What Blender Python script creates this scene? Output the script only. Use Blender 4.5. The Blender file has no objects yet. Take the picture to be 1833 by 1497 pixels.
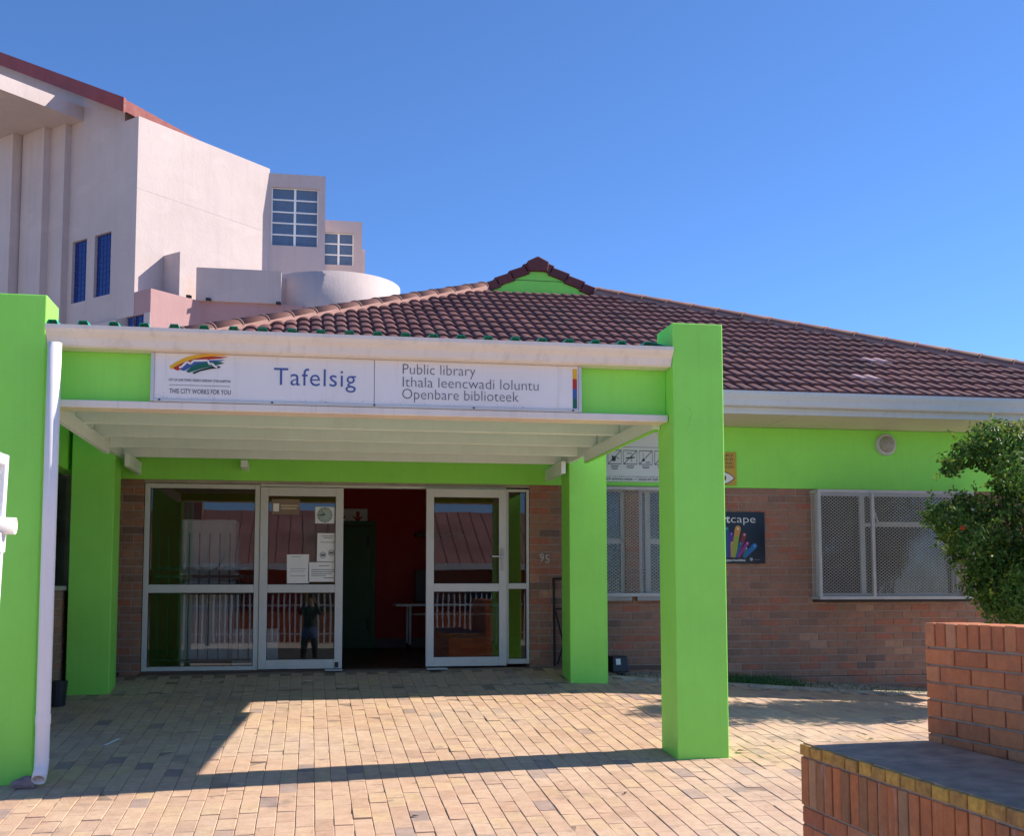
import bpy, bmesh, math, random
import numpy as np
from mathutils import Vector, Matrix
R = math.radians
random.seed(7)
scene = bpy.context.scene
COL = scene.collection

# ---------------------------------------------------------------- camera, sky, sun, exposure
CAM_H = 1.78
FPX, PCX, PCY, W0, H0 = 2038.06, 916.5, 892.41, 1833.0, 1497.0
YAW, PITCH, ROLL = R(10.016), R(4.645), R(-0.089)
cf = Vector((math.sin(YAW) * math.cos(PITCH), math.cos(YAW) * math.cos(PITCH), math.sin(PITCH)))
cr0 = Vector((math.cos(YAW), -math.sin(YAW), 0))
cu0 = cr0.cross(cf)
cr = cr0 * math.cos(ROLL) + cu0 * math.sin(ROLL)
cu = -cr0 * math.sin(ROLL) + cu0 * math.cos(ROLL)
cam_d = bpy.data.cameras.new('camera')
cam = bpy.data.objects.new('camera', cam_d)
COL.objects.link(cam)
cam_d.sensor_fit = 'HORIZONTAL'
cam_d.sensor_width = 36.0
cam_d.lens = FPX / W0 * 36.0
cam_d.shift_y = (PCY - (H0 / 2)) / W0
cam_d.clip_start = 0.01
cam_d.clip_end = 3000
mw = Matrix((cr, cu, -cf)).transposed().to_4x4()
mw.translation = (0, 0, CAM_H)
cam.matrix_world = mw
scene.camera = cam

SUN_EL, SUN_ROT = R(36.3), R(85.0)
sun_dir = Vector((math.sin(SUN_ROT) * math.cos(SUN_EL), math.cos(SUN_ROT) * math.cos(SUN_EL), math.sin(SUN_EL)))
world = bpy.data.worlds.new('World')
scene.world = world
world.use_nodes = True
wn = world.node_tree
bg = wn.nodes['Background']
sky = wn.nodes.new('ShaderNodeTexSky')
sky.sky_type = 'NISHITA'
sky.sun_disc = False
sky.sun_elevation = SUN_EL
sky.sun_rotation = SUN_ROT
sky.altitude = 3000
sky.air_density = 1.0
sky.dust_density = 0.0
sky.ozone_density = 10.0
wn.links.new(sky.outputs[0], bg.inputs[0])
bg.inputs[1].default_value = 0.13
sun_d = bpy.data.lights.new('sun', 'SUN')
sun_d.energy = 4.6
sun_d.angle = R(0.5)
sun_d.color = (1.0, 0.92, 0.80)
sun = bpy.data.objects.new('sun', sun_d)
COL.objects.link(sun)
sun.rotation_euler = (-sun_dir).to_track_quat('-Z', 'Y').to_euler()
sun.location = sun_dir * 50
scene.view_settings.view_transform = 'Standard'
scene.view_settings.look = 'None'
scene.view_settings.gamma = 1.0
scene.view_settings.use_curve_mapping = False
scene.view_settings.exposure = 0.84
scene.render.engine = 'CYCLES'
scene.cycles.max_bounces = 10
scene.cycles.diffuse_bounces = 7
scene.cycles.transparent_max_bounces = 12

# a pixel of the survey photograph turned into a point on a real plane of the place
def ray(u, v):
    return cf + cr * ((u - PCX) / FPX) - cu * ((v - PCY) / FPX)
def onY(u, v, y):
    d = ray(u, v); p = d * (y / d.y); return Vector((p.x, p.y, p.z + CAM_H))
def onZ(u, v, z):
    d = ray(u, v); p = d * ((z - CAM_H) / d.z); return Vector((p.x, p.y, p.z + CAM_H))
def pix(p):
    q = Vector(p) - Vector((0, 0, CAM_H)); w = q.dot(cf)
    if w < 0.05: return (-9999, -9999)
    return (PCX + FPX * q.dot(cr) / w, PCY - FPX * q.dot(cu) / w)

# ---------------------------------------------------------------- helpers
def put(o, parent=None):
    COL.objects.link(o)
    if parent is not None:
        o.parent = parent
    return o
def tag(o, label=None, cat=None, group=None, kind=None):
    if label: o['label'] = label
    if cat: o['category'] = cat
    if group: o['group'] = group
    if kind: o['kind'] = kind
    return o
def thing(name, label, cat, loc=(0, 0, 0), group=None, rz=0.0):
    o = bpy.data.objects.new(name, None)
    o.empty_display_size = 0.2
    COL.objects.link(o)
    o.location = loc; o.rotation_euler = (0, 0, rz)
    return tag(o, label, cat, group)
REBASE = []
def thing_at(name, label, cat, base, group=None):
    """a thing whose parts are modelled in place; its origin moves to its base at the end"""
    o = thing(name, label, cat, (0, 0, 0), group); REBASE.append((o, Vector(base))); return o

class MB:
    """collects shapes, then links them as one mesh object"""
    def __init__(s): s.v = []; s.f = []; s.t = []
    def poly(s, pts, tone=0.5):
        n = len(s.v); s.v += [tuple(p) for p in pts]; s.f.append(tuple(range(n, n + len(pts)))); s.t.append(tone)
    def box(s, x0, x1, y0, y1, z0, z1, tone=0.5, M=None, skip=()):
        c = [(x0, y0, z0), (x1, y0, z0), (x1, y1, z0), (x0, y1, z0), (x0, y0, z1), (x1, y0, z1), (x1, y1, z1), (x0, y1, z1)]
        if M is not None: c = [tuple(M @ Vector(p)) for p in c]
        n = len(s.v); s.v += c
        for k, q in enumerate([(0, 3, 2, 1), (4, 5, 6, 7), (0, 1, 5, 4), (1, 2, 6, 5), (2, 3, 7, 6), (3, 0, 4, 7)]):
            if k in skip: continue
            s.f.append(tuple(n + i for i in q)); s.t.append(tone)
        return s
    def prism(s, pts, vec, tone=0.5):
        """extrude a planar polygon (list of 3D points) along vec"""
        pts = [Vector(p) for p in pts]; vec = Vector(vec); n = len(s.v); k = len(pts)
        s.v += [tuple(p) for p in pts] + [tuple(p + vec) for p in pts]
        s.f.append(tuple(n + i for i in range(k))[::-1]); s.t.append(tone)
        s.f.append(tuple(n + k + i for i in range(k))); s.t.append(tone)
        for i in range(k):
            j = (i + 1) % k
            s.f.append((n + i, n + j, n + k + j, n + k + i)); s.t.append(tone)
        return s
    def bar(s, a, b, w, h=None, tone=0.5, up=(0, 0, 1)):
        """square bar from a to b"""
        a = Vector(a); b = Vector(b); d = (b - a); L = d.length; d.normalize(); h = h or w
        upv = Vector(up)
        if abs(d.dot(upv)) > 0.98: upv = Vector((0, 1, 0))
        sx = d.cross(upv).normalized(); sz = sx.cross(d)
        M = Matrix((sx, d, sz)).transposed().to_4x4(); M.translation = a
        return s.box(-w / 2, w / 2, 0, L, -h / 2, h / 2, tone, M)
    def tube(s, pts, r, n=12, caps=True, tone=0.5):
        pts = [Vector(p) for p in pts]; rs = r if isinstance(r, (list, tuple)) else [r] * len(pts)
        base = len(s.v); prev = None
        for i, p in enumerate(pts):
            d = (pts[min(i + 1, len(pts) - 1)] - pts[max(i - 1, 0)]).normalized()
            if prev is None:
                a = d.cross(Vector((0, 0, 1)))
                if a.length < 0.05: a = d.cross(Vector((0, 1, 0)))
            else:
                a = prev - d * prev.dot(d)
            a.normalize(); prev = a; b = d.cross(a)
            for k in range(n):
                t = 2 * math.pi * k / n
                s.v.append(tuple(p + (a * math.cos(t) + b * math.sin(t)) * rs[i]))
        for i in range(len(pts) - 1):
            for k in range(n):
                j = (k + 1) % n
                s.f.append((base + i * n + k, base + i * n + j, base + (i + 1) * n + j, base + (i + 1) * n + k)); s.t.append(tone)
        if caps:
            s.f.append(tuple(base + k for k in range(n))[::-1]); s.t.append(tone)
            e = base + (len(pts) - 1) * n
            s.f.append(tuple(e + k for k in range(n))); s.t.append(tone)
        return s
    def mesh(s, name, mat, smooth=False):
        me = bpy.data.meshes.new(name)
        me.from_pydata(s.v, [], s.f)
        me.materials.append(mat)
        at = me.attributes.new('tone', 'FLOAT', 'FACE')
        at.data.foreach_set('value', np.array(s.t, dtype=np.float32))
        if smooth: me.polygons.foreach_set('use_smooth', [True] * len(me.polygons))
        me.update()
        return me
    def build(s, name, mat, parent=None, smooth=False, bevel=0, kind=None, label=None, fixn=False):
        me = s.mesh(name, mat, smooth)
        if fixn:
            bm = bmesh.new(); bm.from_mesh(me); bmesh.ops.recalc_face_normals(bm, faces=bm.faces); bm.to_mesh(me); bm.free()
        o = put(bpy.data.objects.new(name, me), parent)
        if bevel:
            m = o.modifiers.new('bevel', 'BEVEL'); m.width = bevel; m.segments = 2; m.limit_method = 'ANGLE'; m.angle_limit = R(40)
        if smooth == 'auto':
            pass
        if kind: o['kind'] = kind
        if label: o['label'] = label
        return o
def BX(name, x0, x1, y0, y1, z0, z1, mat, parent=None, bevel=0, **k):
    return MB().box(x0, x1, y0, y1, z0, z1).build(name, mat, parent, bevel=bevel, **k)

# ---------------------------------------------------------------- materials
def lin(c):
    return tuple(((x / 255) / 12.92 if x / 255 <= 0.04045 else ((x / 255 + 0.055) / 1.055) ** 2.4) for x in c)
class NT:
    def __init__(s, name):
        s.m = bpy.data.materials.new(name); s.m.use_nodes = True; s.t = s.m.node_tree; s.N = s.t.nodes; s.L = s.t.links
        s.b = s.N['Principled BSDF']; s.out = s.N['Material Output']
        s.b.inputs['Specular IOR Level'].default_value = 0.35
    def n(s, typ, **k):
        q = s.N.new(typ)
        for a, v in k.items(): setattr(q, a, v)
        return q
    def link(s, a, b): s.L.new(a, b)
    def pos(s):
        g = s.n('ShaderNodeNewGeometry'); return g.outputs['Position']
    def obj(s):
        g = s.n('ShaderNodeTexCoord'); return g.outputs['Object']
    def noise(s, vec, scale, detail=4, rough=0.6):
        q = s.n('ShaderNodeTexNoise'); q.inputs['Scale'].default_value = scale; q.inputs['Detail'].default_value = detail
        q.inputs['Roughness'].default_value = rough; s.link(vec, q.inputs['Vector']); return q.outputs['Fac']
    def ramp(s, fac, stops, interp='LINEAR'):
        q = s.n('ShaderNodeValToRGB'); e = q.color_ramp.elements; q.color_ramp.interpolation = interp
        while len(e) < len(stops): e.new(0.5)
        for k, (p, c) in enumerate(stops):
            e[k].position = p; e[k].color = (c[0], c[1], c[2], 1) if isinstance(c, (tuple, list)) else (c, c, c, 1)
        s.link(fac, q.inputs[0]); return q.outputs[0]
    def mix(s, fac, a, b, mode='MIX'):
        q = s.n('ShaderNodeMix', data_type='RGBA', blend_type=mode); ins = q.inputs
        for sock, v in ((ins[0], fac), (ins[6], a), (ins[7], b)):
            if hasattr(v, 'is_output'): s.link(v, sock)
            elif isinstance(v, (int, float)): sock.default_value = v
            else: sock.default_value = (v[0], v[1], v[2], 1)
        return q.outputs[2]
    def math(s, op, a, b=0.0):
        q = s.n('ShaderNodeMath', operation=op)
        for sock, v in ((q.inputs[0], a), (q.inputs[1], b)):
            if hasattr(v, 'is_output'): s.link(v, sock)
            else: sock.default_value = v
        return q.outputs[0]
    def scalev(s, vec, sc):
        q = s.n('ShaderNodeMapping'); q.inputs['Scale'].default_value = sc; s.link(vec, q.inputs['Vector']); return q.outputs[0]
    def tone(s):
        q = s.n('ShaderNodeAttribute'); q.attribute_name = 'tone'; return q.outputs['Fac']
    def col(s, c):
        if hasattr(c, 'is_output'): s.link(c, s.b.inputs['Base Color'])
        else: s.b.inputs['Base Color'].default_value = (c[0], c[1], c[2], 1)
        return s
    def rough(s, r):
        if hasattr(r, 'is_output'): s.link(r, s.b.inputs['Roughness'])
        else: s.b.inputs['Roughness'].default_value = r
        return s
    def bump(s, h, strength=0.3, dist=0.01):
        q = s.n('ShaderNodeBump'); q.inputs['Strength'].default_value = strength; q.inputs['Distance'].default_value = dist
        s.link(h, q.inputs['Height']); s.link(q.outputs[0], s.b.inputs['Normal']); return s

def paint(name, c, rough=0.55, var=0.12, scale=1.5, bump=0.12, bscale=140, dirt=None, dirt_amt=0.0, streak=False):
    t = NT(name); p = t.pos()
    n1 = t.noise(p, scale, 5)
    dark = tuple(x * (1 - var) for x in c); light = tuple(min(1, x * (1 + var)) for x in c)
    colr = t.ramp(n1, [(0.3, dark), (0.7, light)])
    if dirt_amt:
        pv = t.scalev(p, (9, 9, 0.7)) if streak else p
        n2 = t.noise(pv, 1.6 if streak else 5, 6, 0.7)
        fac = t.math('MULTIPLY', t.ramp(n2, [(0.52, 0.0), (0.75, 1.0)]), dirt_amt)
        colr = t.mix(fac, colr, dirt or (0.2, 0.17, 0.13))
    t.col(colr)
    t.rough(t.ramp(t.noise(p, scale * 4, 3), [(0.3, rough - 0.08), (0.7, rough + 0.1)]))
    if bump: t.bump(t.noise(p, bscale, 3), bump, 0.004)
    return t.m
def flat(name, c, rough=0.5, metal=0.0):
    t = NT(name); p = t.pos()
    t.col(t.ramp(t.noise(p, 6, 4), [(0.3, tuple(x * 0.9 for x in c)), (0.7, tuple(min(1, x * 1.08) for x in c))])).rough(rough)
    t.b.inputs['Metallic'].default_value = metal
    return t.m
def print_mat(name, c, rough=0.6):
    t = NT(name); t.col(c).rough(rough); return t.m

M = {}
GREEN = (0.30, 0.82, 0.11)
def plaster_green():
    t = NT('lime_paint'); p = t.pos()
    c = t.ramp(t.noise(p, 1.1, 6, 0.65), [(0.28, tuple(x * 0.90 for x in GREEN)), (0.72, tuple(min(1, x * 1.05) for x in GREEN))])
    st = t.math('MULTIPLY', t.ramp(t.noise(t.scalev(p, (11, 11, 0.6)), 1.5, 6, 0.7), [(0.50, 0.0), (0.78, 1.0)]), 0.12)
    c = t.mix(st, c, (0.20, 0.42, 0.07))
    sc = t.math('MULTIPLY', t.ramp(t.noise(t.scalev(p, (3, 3, 14)), 2.0, 6, 0.75), [(0.66, 0.0), (0.74, 1.0)]), 0.22)
    c = t.mix(sc, c, (0.33, 0.55, 0.16))
    v = t.n('ShaderNodeTexVoronoi', feature='DISTANCE_TO_EDGE'); v.inputs['Scale'].default_value = 0.8
    wv = t.n('ShaderNodeVectorMath', operation='ADD'); nz = t.n('ShaderNodeTexNoise'); nz.inputs['Scale'].default_value = 4.0
    t.link(p, nz.inputs['Vector']); sv = t.n('ShaderNodeVectorMath', operation='SCALE'); sv.inputs['Scale'].default_value = 0.35
    t.link(nz.outputs['Color'], sv.inputs[0]); t.link(p, wv.inputs[0]); t.link(sv.outputs[0], wv.inputs[1]); t.link(wv.outputs[0], v.inputs['Vector'])
    crack = t.math('MULTIPLY', t.ramp(v.outputs['Distance'], [(0.0, 1.0), (0.0035, 0.0)]), t.ramp(t.noise(p, 1.3, 2), [(0.56, 0.0), (0.68, 0.22)]))
    c = t.mix(crack, c, (0.10, 0.22, 0.04))
    t.col(c).rough(t.ramp(t.noise(p, 5, 4), [(0.3, 0.42), (0.7, 0.62)]))
    h = t.math('ADD', t.math('MULTIPLY', t.noise(p, 6, 4), 1.0), t.math('MULTIPLY', t.noise(p, 95, 4), 0.25))
    t.bump(h, 0.35, 0.012); return t.m
M['green'] = plaster_green()
M['white'] = paint('white_paint', (0.86, 0.87, 0.83), 0.45, 0.05, 3, 0.05, 60, (0.42, 0.36, 0.27), 0.22, True)
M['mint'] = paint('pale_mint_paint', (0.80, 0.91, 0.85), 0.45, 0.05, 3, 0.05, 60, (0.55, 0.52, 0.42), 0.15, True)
M['cream'] = paint('cream_gutter', (0.78, 0.71, 0.62), 0.4, 0.05, 2.5, 0.03, 40, (0.36, 0.28, 0.2), 0.28, True)
M['greywhite'] = paint('grey_white_gutter', (0.54, 0.57, 0.57), 0.4, 0.05, 2.5, 0.03, 40, (0.3, 0.27, 0.24), 0.2, True)
M['soffit'] = paint('soffit_board', (0.62, 0.60, 0.50), 0.6, 0.06, 2, 0.05, 60)
M['pvc'] = paint('pvc_pipe', (0.84, 0.79, 0.76), 0.35, 0.04, 4, 0.0)
M['alu'] = paint('aluminium_frame', (0.56, 0.56, 0.53), 0.35, 0.06, 3, 0.0, dirt_amt=0.12)
M['steel'] = paint('galvanised_grey', (0.46, 0.46, 0.45), 0.5, 0.12, 6, 0.05)
M['mesh'] = paint('expanded_metal_grey', (0.50, 0.495, 0.475), 0.5, 0.08, 6, 0.0)
M['gatewhite'] = paint('white_gate_enamel', (0.80, 0.79, 0.80), 0.35, 0.04, 6, 0.0)
M['black'] = flat('black_steel', (0.02, 0.02, 0.022), 0.45)
M['darkplastic'] = flat('black_plastic', (0.025, 0.025, 0.028), 0.4)
M['teal'] = paint('teal_roof_sheet', (0.02, 0.34, 0.24), 0.45, 0.1, 4, 0.0)
def render_wall(name, c, dk):
    t = NT(name); p = t.pos()
    col = t.ramp(t.noise(p, 0.45, 6, 0.7), [(0.3, tuple(x * 0.91 for x in c)), (0.7, tuple(x * 1.05 for x in c))])
    st = t.math('MULTIPLY', t.ramp(t.noise(t.scalev(p, (2.6, 2.6, 0.16)), 1.6, 7, 0.72), [(0.50, 0.0), (0.80, 1.0)]), 0.5)
    col = t.mix(st, col, dk)
    pt = t.math('MULTIPLY', t.ramp(t.noise(t.scalev(p, (0.5, 0.5, 1.1)), 1.3, 3, 0.4), [(0.60, 0.0), (0.64, 1.0)]), 0.16)
    col = t.mix(pt, col, tuple(min(1, x * 1.25) for x in c))
    t.col(col).rough(0.85); h = t.math('ADD', t.noise(p, 1.2, 4), t.math('MULTIPLY', t.noise(p, 22, 5), 0.4)); t.bump(h, 0.5, 0.03); return t.m
M['beige'] = render_wall('beige_render', (0.53, 0.44, 0.42), (0.40, 0.325, 0.315))
M['pink'] = render_wall('pink_render', (0.44, 0.26, 0.255), (0.33, 0.20, 0.195))
M['redroof'] = paint('red_roof_sheet', (0.25, 0.05, 0.045), 0.6, 0.15, 2, 0.1, 30, (0.16, 0.05, 0.045), 0.3)
M['blueglass'] = flat('blue_glass_block', (0.010, 0.026, 0.16), 0.2)
M['bluegrout'] = flat('blue_block_joint', (0.025, 0.05, 0.22), 0.7)
M['mortar'] = paint('mortar', (0.36, 0.27, 0.19), 0.95, 0.2, 12, 0.6, 180)
M['mortardark'] = paint('library_mortar', (0.36, 0.30, 0.26), 0.95, 0.2, 8, 0.5, 180)
M['pinkmortar'] = paint('hip_bedding_mortar', (0.36, 0.20, 0.165), 0.95, 0.12, 6, 0.5, 90)
M['concrete'] = paint('concrete', (0.36, 0.35, 0.33), 0.9, 0.15, 4, 0.5, 60, (0.18, 0.16, 0.14), 0.4)
M['slabtop'] = paint('dark_screed', (0.44, 0.30, 0.20), 0.85, 0.3, 7, 1.0, 60, (0.22, 0.16, 0.12), 0.75)
M['red'] = paint('red_interior_wall', (0.42, 0.025, 0.022), 0.6, 0.05, 2, 0.1)
M['innergreen'] = paint('green_interior_door', (0.045, 0.13, 0.05), 0.5, 0.05, 2, 0.0)
M['innerfloor'] = paint('brown_interior_floor', (0.10, 0.06, 0.045), 0.4, 0.15, 3, 0.0)
M['ceiling'] = paint('interior_ceiling', (0.45, 0.45, 0.43), 0.8, 0.05, 2, 0.0)
M['innerwhite'] = paint('white_enamel', (0.72, 0.74, 0.75), 0.4, 0.04, 2, 0.0)
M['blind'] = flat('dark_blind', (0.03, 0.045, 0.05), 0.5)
M['paper'] = paint('paper', (0.78, 0.77, 0.74), 0.8, 0.03, 8, 0.0)
M['ink'] = print_mat('dark_ink', (0.045, 0.045, 0.06))
M['greyink'] = print_mat('grey_ink', (0.13, 0.13, 0.15))
M['inkblue'] = print_mat('blue_ink', (0.06, 0.11, 0.30))
M['yellow'] = print_mat('print_yellow', (0.72, 0.42, 0.03))
M['orange'] = print_mat('print_orange', (0.62, 0.18, 0.02))
M['pred'] = print_mat('print_red', (0.42, 0.035, 0.02))
M['pblue'] = print_mat('print_blue', (0.05, 0.11, 0.32))
M['pgreen'] = print_mat('print_green', (0.01, 0.13, 0.085))
M['pdark'] = print_mat('print_dark', (0.006, 0.02, 0.022))
M['pwhite'] = print_mat('print_white', (0.8, 0.8, 0.78))
M['rock'] = paint('rock', (0.28, 0.2, 0.19), 0.9, 0.25, 14, 0.7, 60)
M['bark'] = paint('bark', (0.12, 0.085, 0.06), 0.9, 0.25, 14, 0.8, 60)

def sign_white():
    t = NT('weathered_sign_face'); p = t.pos()
    base = t.ramp(t.noise(p, 1.2, 4), [(0.3, (0.74, 0.72, 0.69)), (0.7, (0.82, 0.80, 0.77))])
    sx = t.n('ShaderNodeSeparateXYZ'); t.link(p, sx.inputs[0])
    low = t.n('ShaderNodeMapRange'); t.link(sx.outputs[2], low.inputs[0]); low.inputs[1].default_value = 3.09; low.inputs[2].default_value = 3.17
    low.inputs[3].default_value = 0.9; low.inputs[4].default_value = 0.0
    sp = t.ramp(t.noise(p, 55, 5, 0.75), [(0.55, 0.0), (0.68, 1.0)])
    patch = t.ramp(t.noise(p, 3.5, 2), [(0.45, 0.0), (0.6, 1.0)])
    f = t.math('MULTIPLY', t.math('MULTIPLY', sp, patch), low.outputs[0])
    st = t.math('MULTIPLY', t.ramp(t.noise(t.scalev(p, (16, 16, 0.9)), 1.5, 5, 0.7), [(0.56, 0.0), (0.8, 1.0)]), 0.35)
    c = t.mix(f, base, (0.10, 0.08, 0.07)); c = t.mix(st, c, (0.40, 0.32, 0.24))
    t.col(c).rough(0.5); return t.m
M['sign'] = sign_white()

def brick_mat(name, stops, grain=0.35, efflor=0.0, rough=0.85, bumpd=0.004):
    t = NT(name); p = t.pos(); tn = t.tone()
    c = t.ramp(tn, stops)
    n1 = t.noise(p, 22, 5, 0.65)
    c = t.mix(grain, c, t.ramp(n1, [(0.25, 0.25), (0.75, 0.85)]), 'OVERLAY')
    n2 = t.ramp(t.noise(p, 5, 4), [(0.5, 0.0), (0.72, 0.45)])
    c = t.mix(n2, c, (0.24, 0.11, 0.07))
    if efflor:
        n3 = t.ramp(t.noise(t.scalev(p, (14, 14, 2.2)), 1.0, 5, 0.7), [(0.58, 0.0), (0.78, efflor)])
        c = t.mix(n3, c, (0.52, 0.42, 0.36))
    t.col(c).rough(rough)
    t.bump(t.noise(p, 120, 4, 0.7), 0.6, bumpd); return t.m
M['libbrick'] = brick_mat('library_brick', [(0.0, (0.18, 0.12, 0.095)), (0.25, (0.26, 0.155, 0.11)), (0.55, (0.32, 0.18, 0.12)), (0.8, (0.36, 0.145, 0.09)), (1.0, (0.39, 0.23, 0.15))])
M['redbrick'] = brick_mat('red_face_brick', [(0.0, (0.42, 0.135, 0.06)), (0.35, (0.55, 0.18, 0.07)), (0.7, (0.62, 0.215, 0.085)), (1.0, (0.54, 0.26, 0.13))], 0.3, 0.35)
M['soldierbrick'] = brick_mat('soldier_brick', [(0.0, (0.34, 0.15, 0.065)), (0.4, (0.52, 0.17, 0.06)), (0.7, (0.60, 0.205, 0.075)), (1.0, (0.44, 0.23, 0.11))], 0.35, 0.7)
M['yellowbrick'] = brick_mat('yellow_painted_brick', [(0.0, (0.27, 0.14, 0.055)), (0.5, (0.44, 0.235, 0.055)), (1.0, (0.56, 0.31, 0.06))], 0.9, 0.0)

def paver_mat():
    t = NT('clay_paver'); p = t.pos(); tn = t.tone()
    c = t.ramp(tn, [(0.0, (0.30, 0.215, 0.185)), (0.10, (0.37, 0.255, 0.21)), (0.18, (0.49, 0.305, 0.205)), (0.45, (0.55, 0.352, 0.235)), (0.75, (0.585, 0.382, 0.255)), (1.0, (0.575, 0.388, 0.225))])
    big = t.noise(p, 0.55, 4)
    c = t.mix(t.ramp(big, [(0.42, 0.0), (0.66, 0.6)]), c, (0.60, 0.45, 0.34))
    dst = t.ramp(t.noise(p, 1.9, 6, 0.72), [(0.50, 0.0), (0.74, 0.55)])
    c = t.mix(dst, c, (0.38, 0.255, 0.185))
    oil = t.ramp(t.noise(p, 2.7, 3, 0.45), [(0.67, 0.0), (0.74, 0.5)])
    c = t.mix(oil, c, (0.20, 0.155, 0.13))
    sm = t.noise(p, 14, 6, 0.7)
    c = t.mix(0.4, c, t.ramp(sm, [(0.25, 0.28), (0.75, 0.78)]), 'OVERLAY')
    spots = t.ramp(t.noise(p, 9, 3, 0.5), [(0.66, 0.0), (0.74, 0.55)])
    c = t.mix(spots, c, (0.22, 0.17, 0.15))
    t.col(c).rough(0.8); t.bump(t.noise(p, 70, 5, 0.7), 0.55, 0.006); return t.m
M['paver'] = paver_mat()
M['joint'] = paint('paving_joint_sand', (0.30, 0.21, 0.15), 0.95, 0.35, 9, 0.6, 120)

def tile_mat(name, stops):
    t = NT(name); p = t.pos(); tn = t.tone()
    c = t.ramp(tn, stops)
    c = t.mix(0.35, c, t.ramp(t.noise(p, 30, 5, 0.7), [(0.25, 0.25), (0.75, 0.8)]), 'OVERLAY')
    c = t.mix(t.ramp(t.noise(p, 1.7, 5), [(0.48, 0.0), (0.72, 0.5)]), c, (0.09, 0.065, 0.062))
    c = t.mix(t.ramp(t.noise(p, 26, 3, 0.5), [(0.68, 0.0), (0.74, 0.35)]), c, (0.36, 0.27, 0.22))
    t.col(c).rough(0.75); t.bump(t.noise(p, 150, 3), 0.4, 0.003); return t.m
M['tile'] = tile_mat('concrete_roof_tile', [(0.0, (0.105, 0.042, 0.042)), (0.5, (0.155, 0.064, 0.060)), (0.9, (0.195, 0.088, 0.078)), (0.97, (0.42, 0.26, 0.25)), (1.0, (0.46, 0.30, 0.30))])
M['ridge'] = tile_mat('ridge_tile', [(0.0, (0.17, 0.072, 0.058)), (1.0, (0.24, 0.11, 0.085))])
M['rake'] = tile_mat('gable_tile', [(0.0, (0.12, 0.030, 0.032)), (1.0, (0.17, 0.045, 0.045))])

def glass(name, tint=(0.75, 0.82, 0.80), ior=1.75):
    t = NT(name); t.N.remove(t.b)
    tr = t.n('ShaderNodeBsdfTransparent'); tr.inputs[0].default_value = (*tint, 1)
    gl = t.n('ShaderNodeBsdfGlossy'); gl.inputs['Roughness'].default_value = 0.0; gl.inputs[0].default_value = (0.95, 0.97, 0.96, 1)
    fr = t.n('ShaderNodeFresnel'); fr.inputs[0].default_value = ior
    p = t.pos(); bm = t.n('ShaderNodeBump'); bm.inputs['Strength'].default_value = 0.022; bm.inputs['Distance'].default_value = 0.01
    t.link(t.noise(p, 2.2, 1), bm.inputs['Height']); t.link(bm.outputs[0], gl.inputs['Normal'])
    mx = t.n('ShaderNodeMixShader'); t.link(fr.outputs[0], mx.inputs[0]); t.link(tr.outputs[0], mx.inputs[1]); t.link(gl.outputs[0], mx.inputs[2])
    t.link(mx.outputs[0], t.out.inputs[0]); return t.m
M['glass'] = glass('window_glass')
M['hallglass'] = flat('hall_window_glass', (0.11, 0.17, 0.26), 0.12)

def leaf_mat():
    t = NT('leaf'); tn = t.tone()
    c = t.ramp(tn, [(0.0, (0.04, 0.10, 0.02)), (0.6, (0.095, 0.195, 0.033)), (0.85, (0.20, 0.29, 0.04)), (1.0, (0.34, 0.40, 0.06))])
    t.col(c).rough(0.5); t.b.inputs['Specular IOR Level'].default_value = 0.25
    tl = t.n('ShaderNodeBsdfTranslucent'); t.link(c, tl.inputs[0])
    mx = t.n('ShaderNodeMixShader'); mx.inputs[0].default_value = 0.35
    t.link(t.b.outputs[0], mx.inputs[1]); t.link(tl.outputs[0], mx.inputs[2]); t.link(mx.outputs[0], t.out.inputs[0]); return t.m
M['leaf'] = leaf_mat()
M['grass'] = flat('grass_blade', (0.05, 0.13, 0.03), 0.6)
M['soil'] = paint('sandy_soil', (0.46, 0.37, 0.28), 0.95, 0.3, 6, 0.8, 60)
M['asphalt'] = paint('asphalt', (0.085, 0.083, 0.080), 0.9, 0.2, 5, 0.5, 90)
M['verge'] = paint('pale_paving', (0.62, 0.53, 0.44), 0.9, 0.2, 3, 0.3, 60)

# ---------------------------------------------------------------- ground
def gz(x, y):
    ys = [-400, -2, 0, 4, 8, 11.44, 12.25, 400]
    zs = [-0.35, -0.06, 0.0, 0.228, 0.546, 0.823, 0.945, 0.945]
    z = float(np.interp(y, ys, zs))
    z += 0.0085 * max(-3.0, min(2.5, x - 0.5)) * min(1, max(0, y / 6))
    s = min(1.0, max(0.0, (y - 8.0) / 4.0))
    z -= min(6, max(0.0, x - 2.7)) * 0.066 * s
    return z
xs = [-600, -200, -60, -20, -10] + [i * 0.5 for i in range(-14, 29)] + [20, 40, 100, 300, 600]
ys = [-600, -200, -60, -30] + [i for i in range(-22, -2, 4)] + [i * 0.5 for i in range(-4, 25)] + [12.25, 13, 20, 60, 200, 900]
mb = MB()
for y in ys:
    for x in xs:
        mb.v.append((x, y, gz(x, y) - 0.034))
nx = len(xs)
for j in range(len(ys) - 1):
    for i in range(nx - 1):
        a = j * nx + i; mb.f.append((a, a + 1, a + 1 + nx, a + nx)); mb.t.append(0.5)
g = mb.build('ground', M['soil'], smooth=True); g['kind'] = 'structure'

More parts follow.
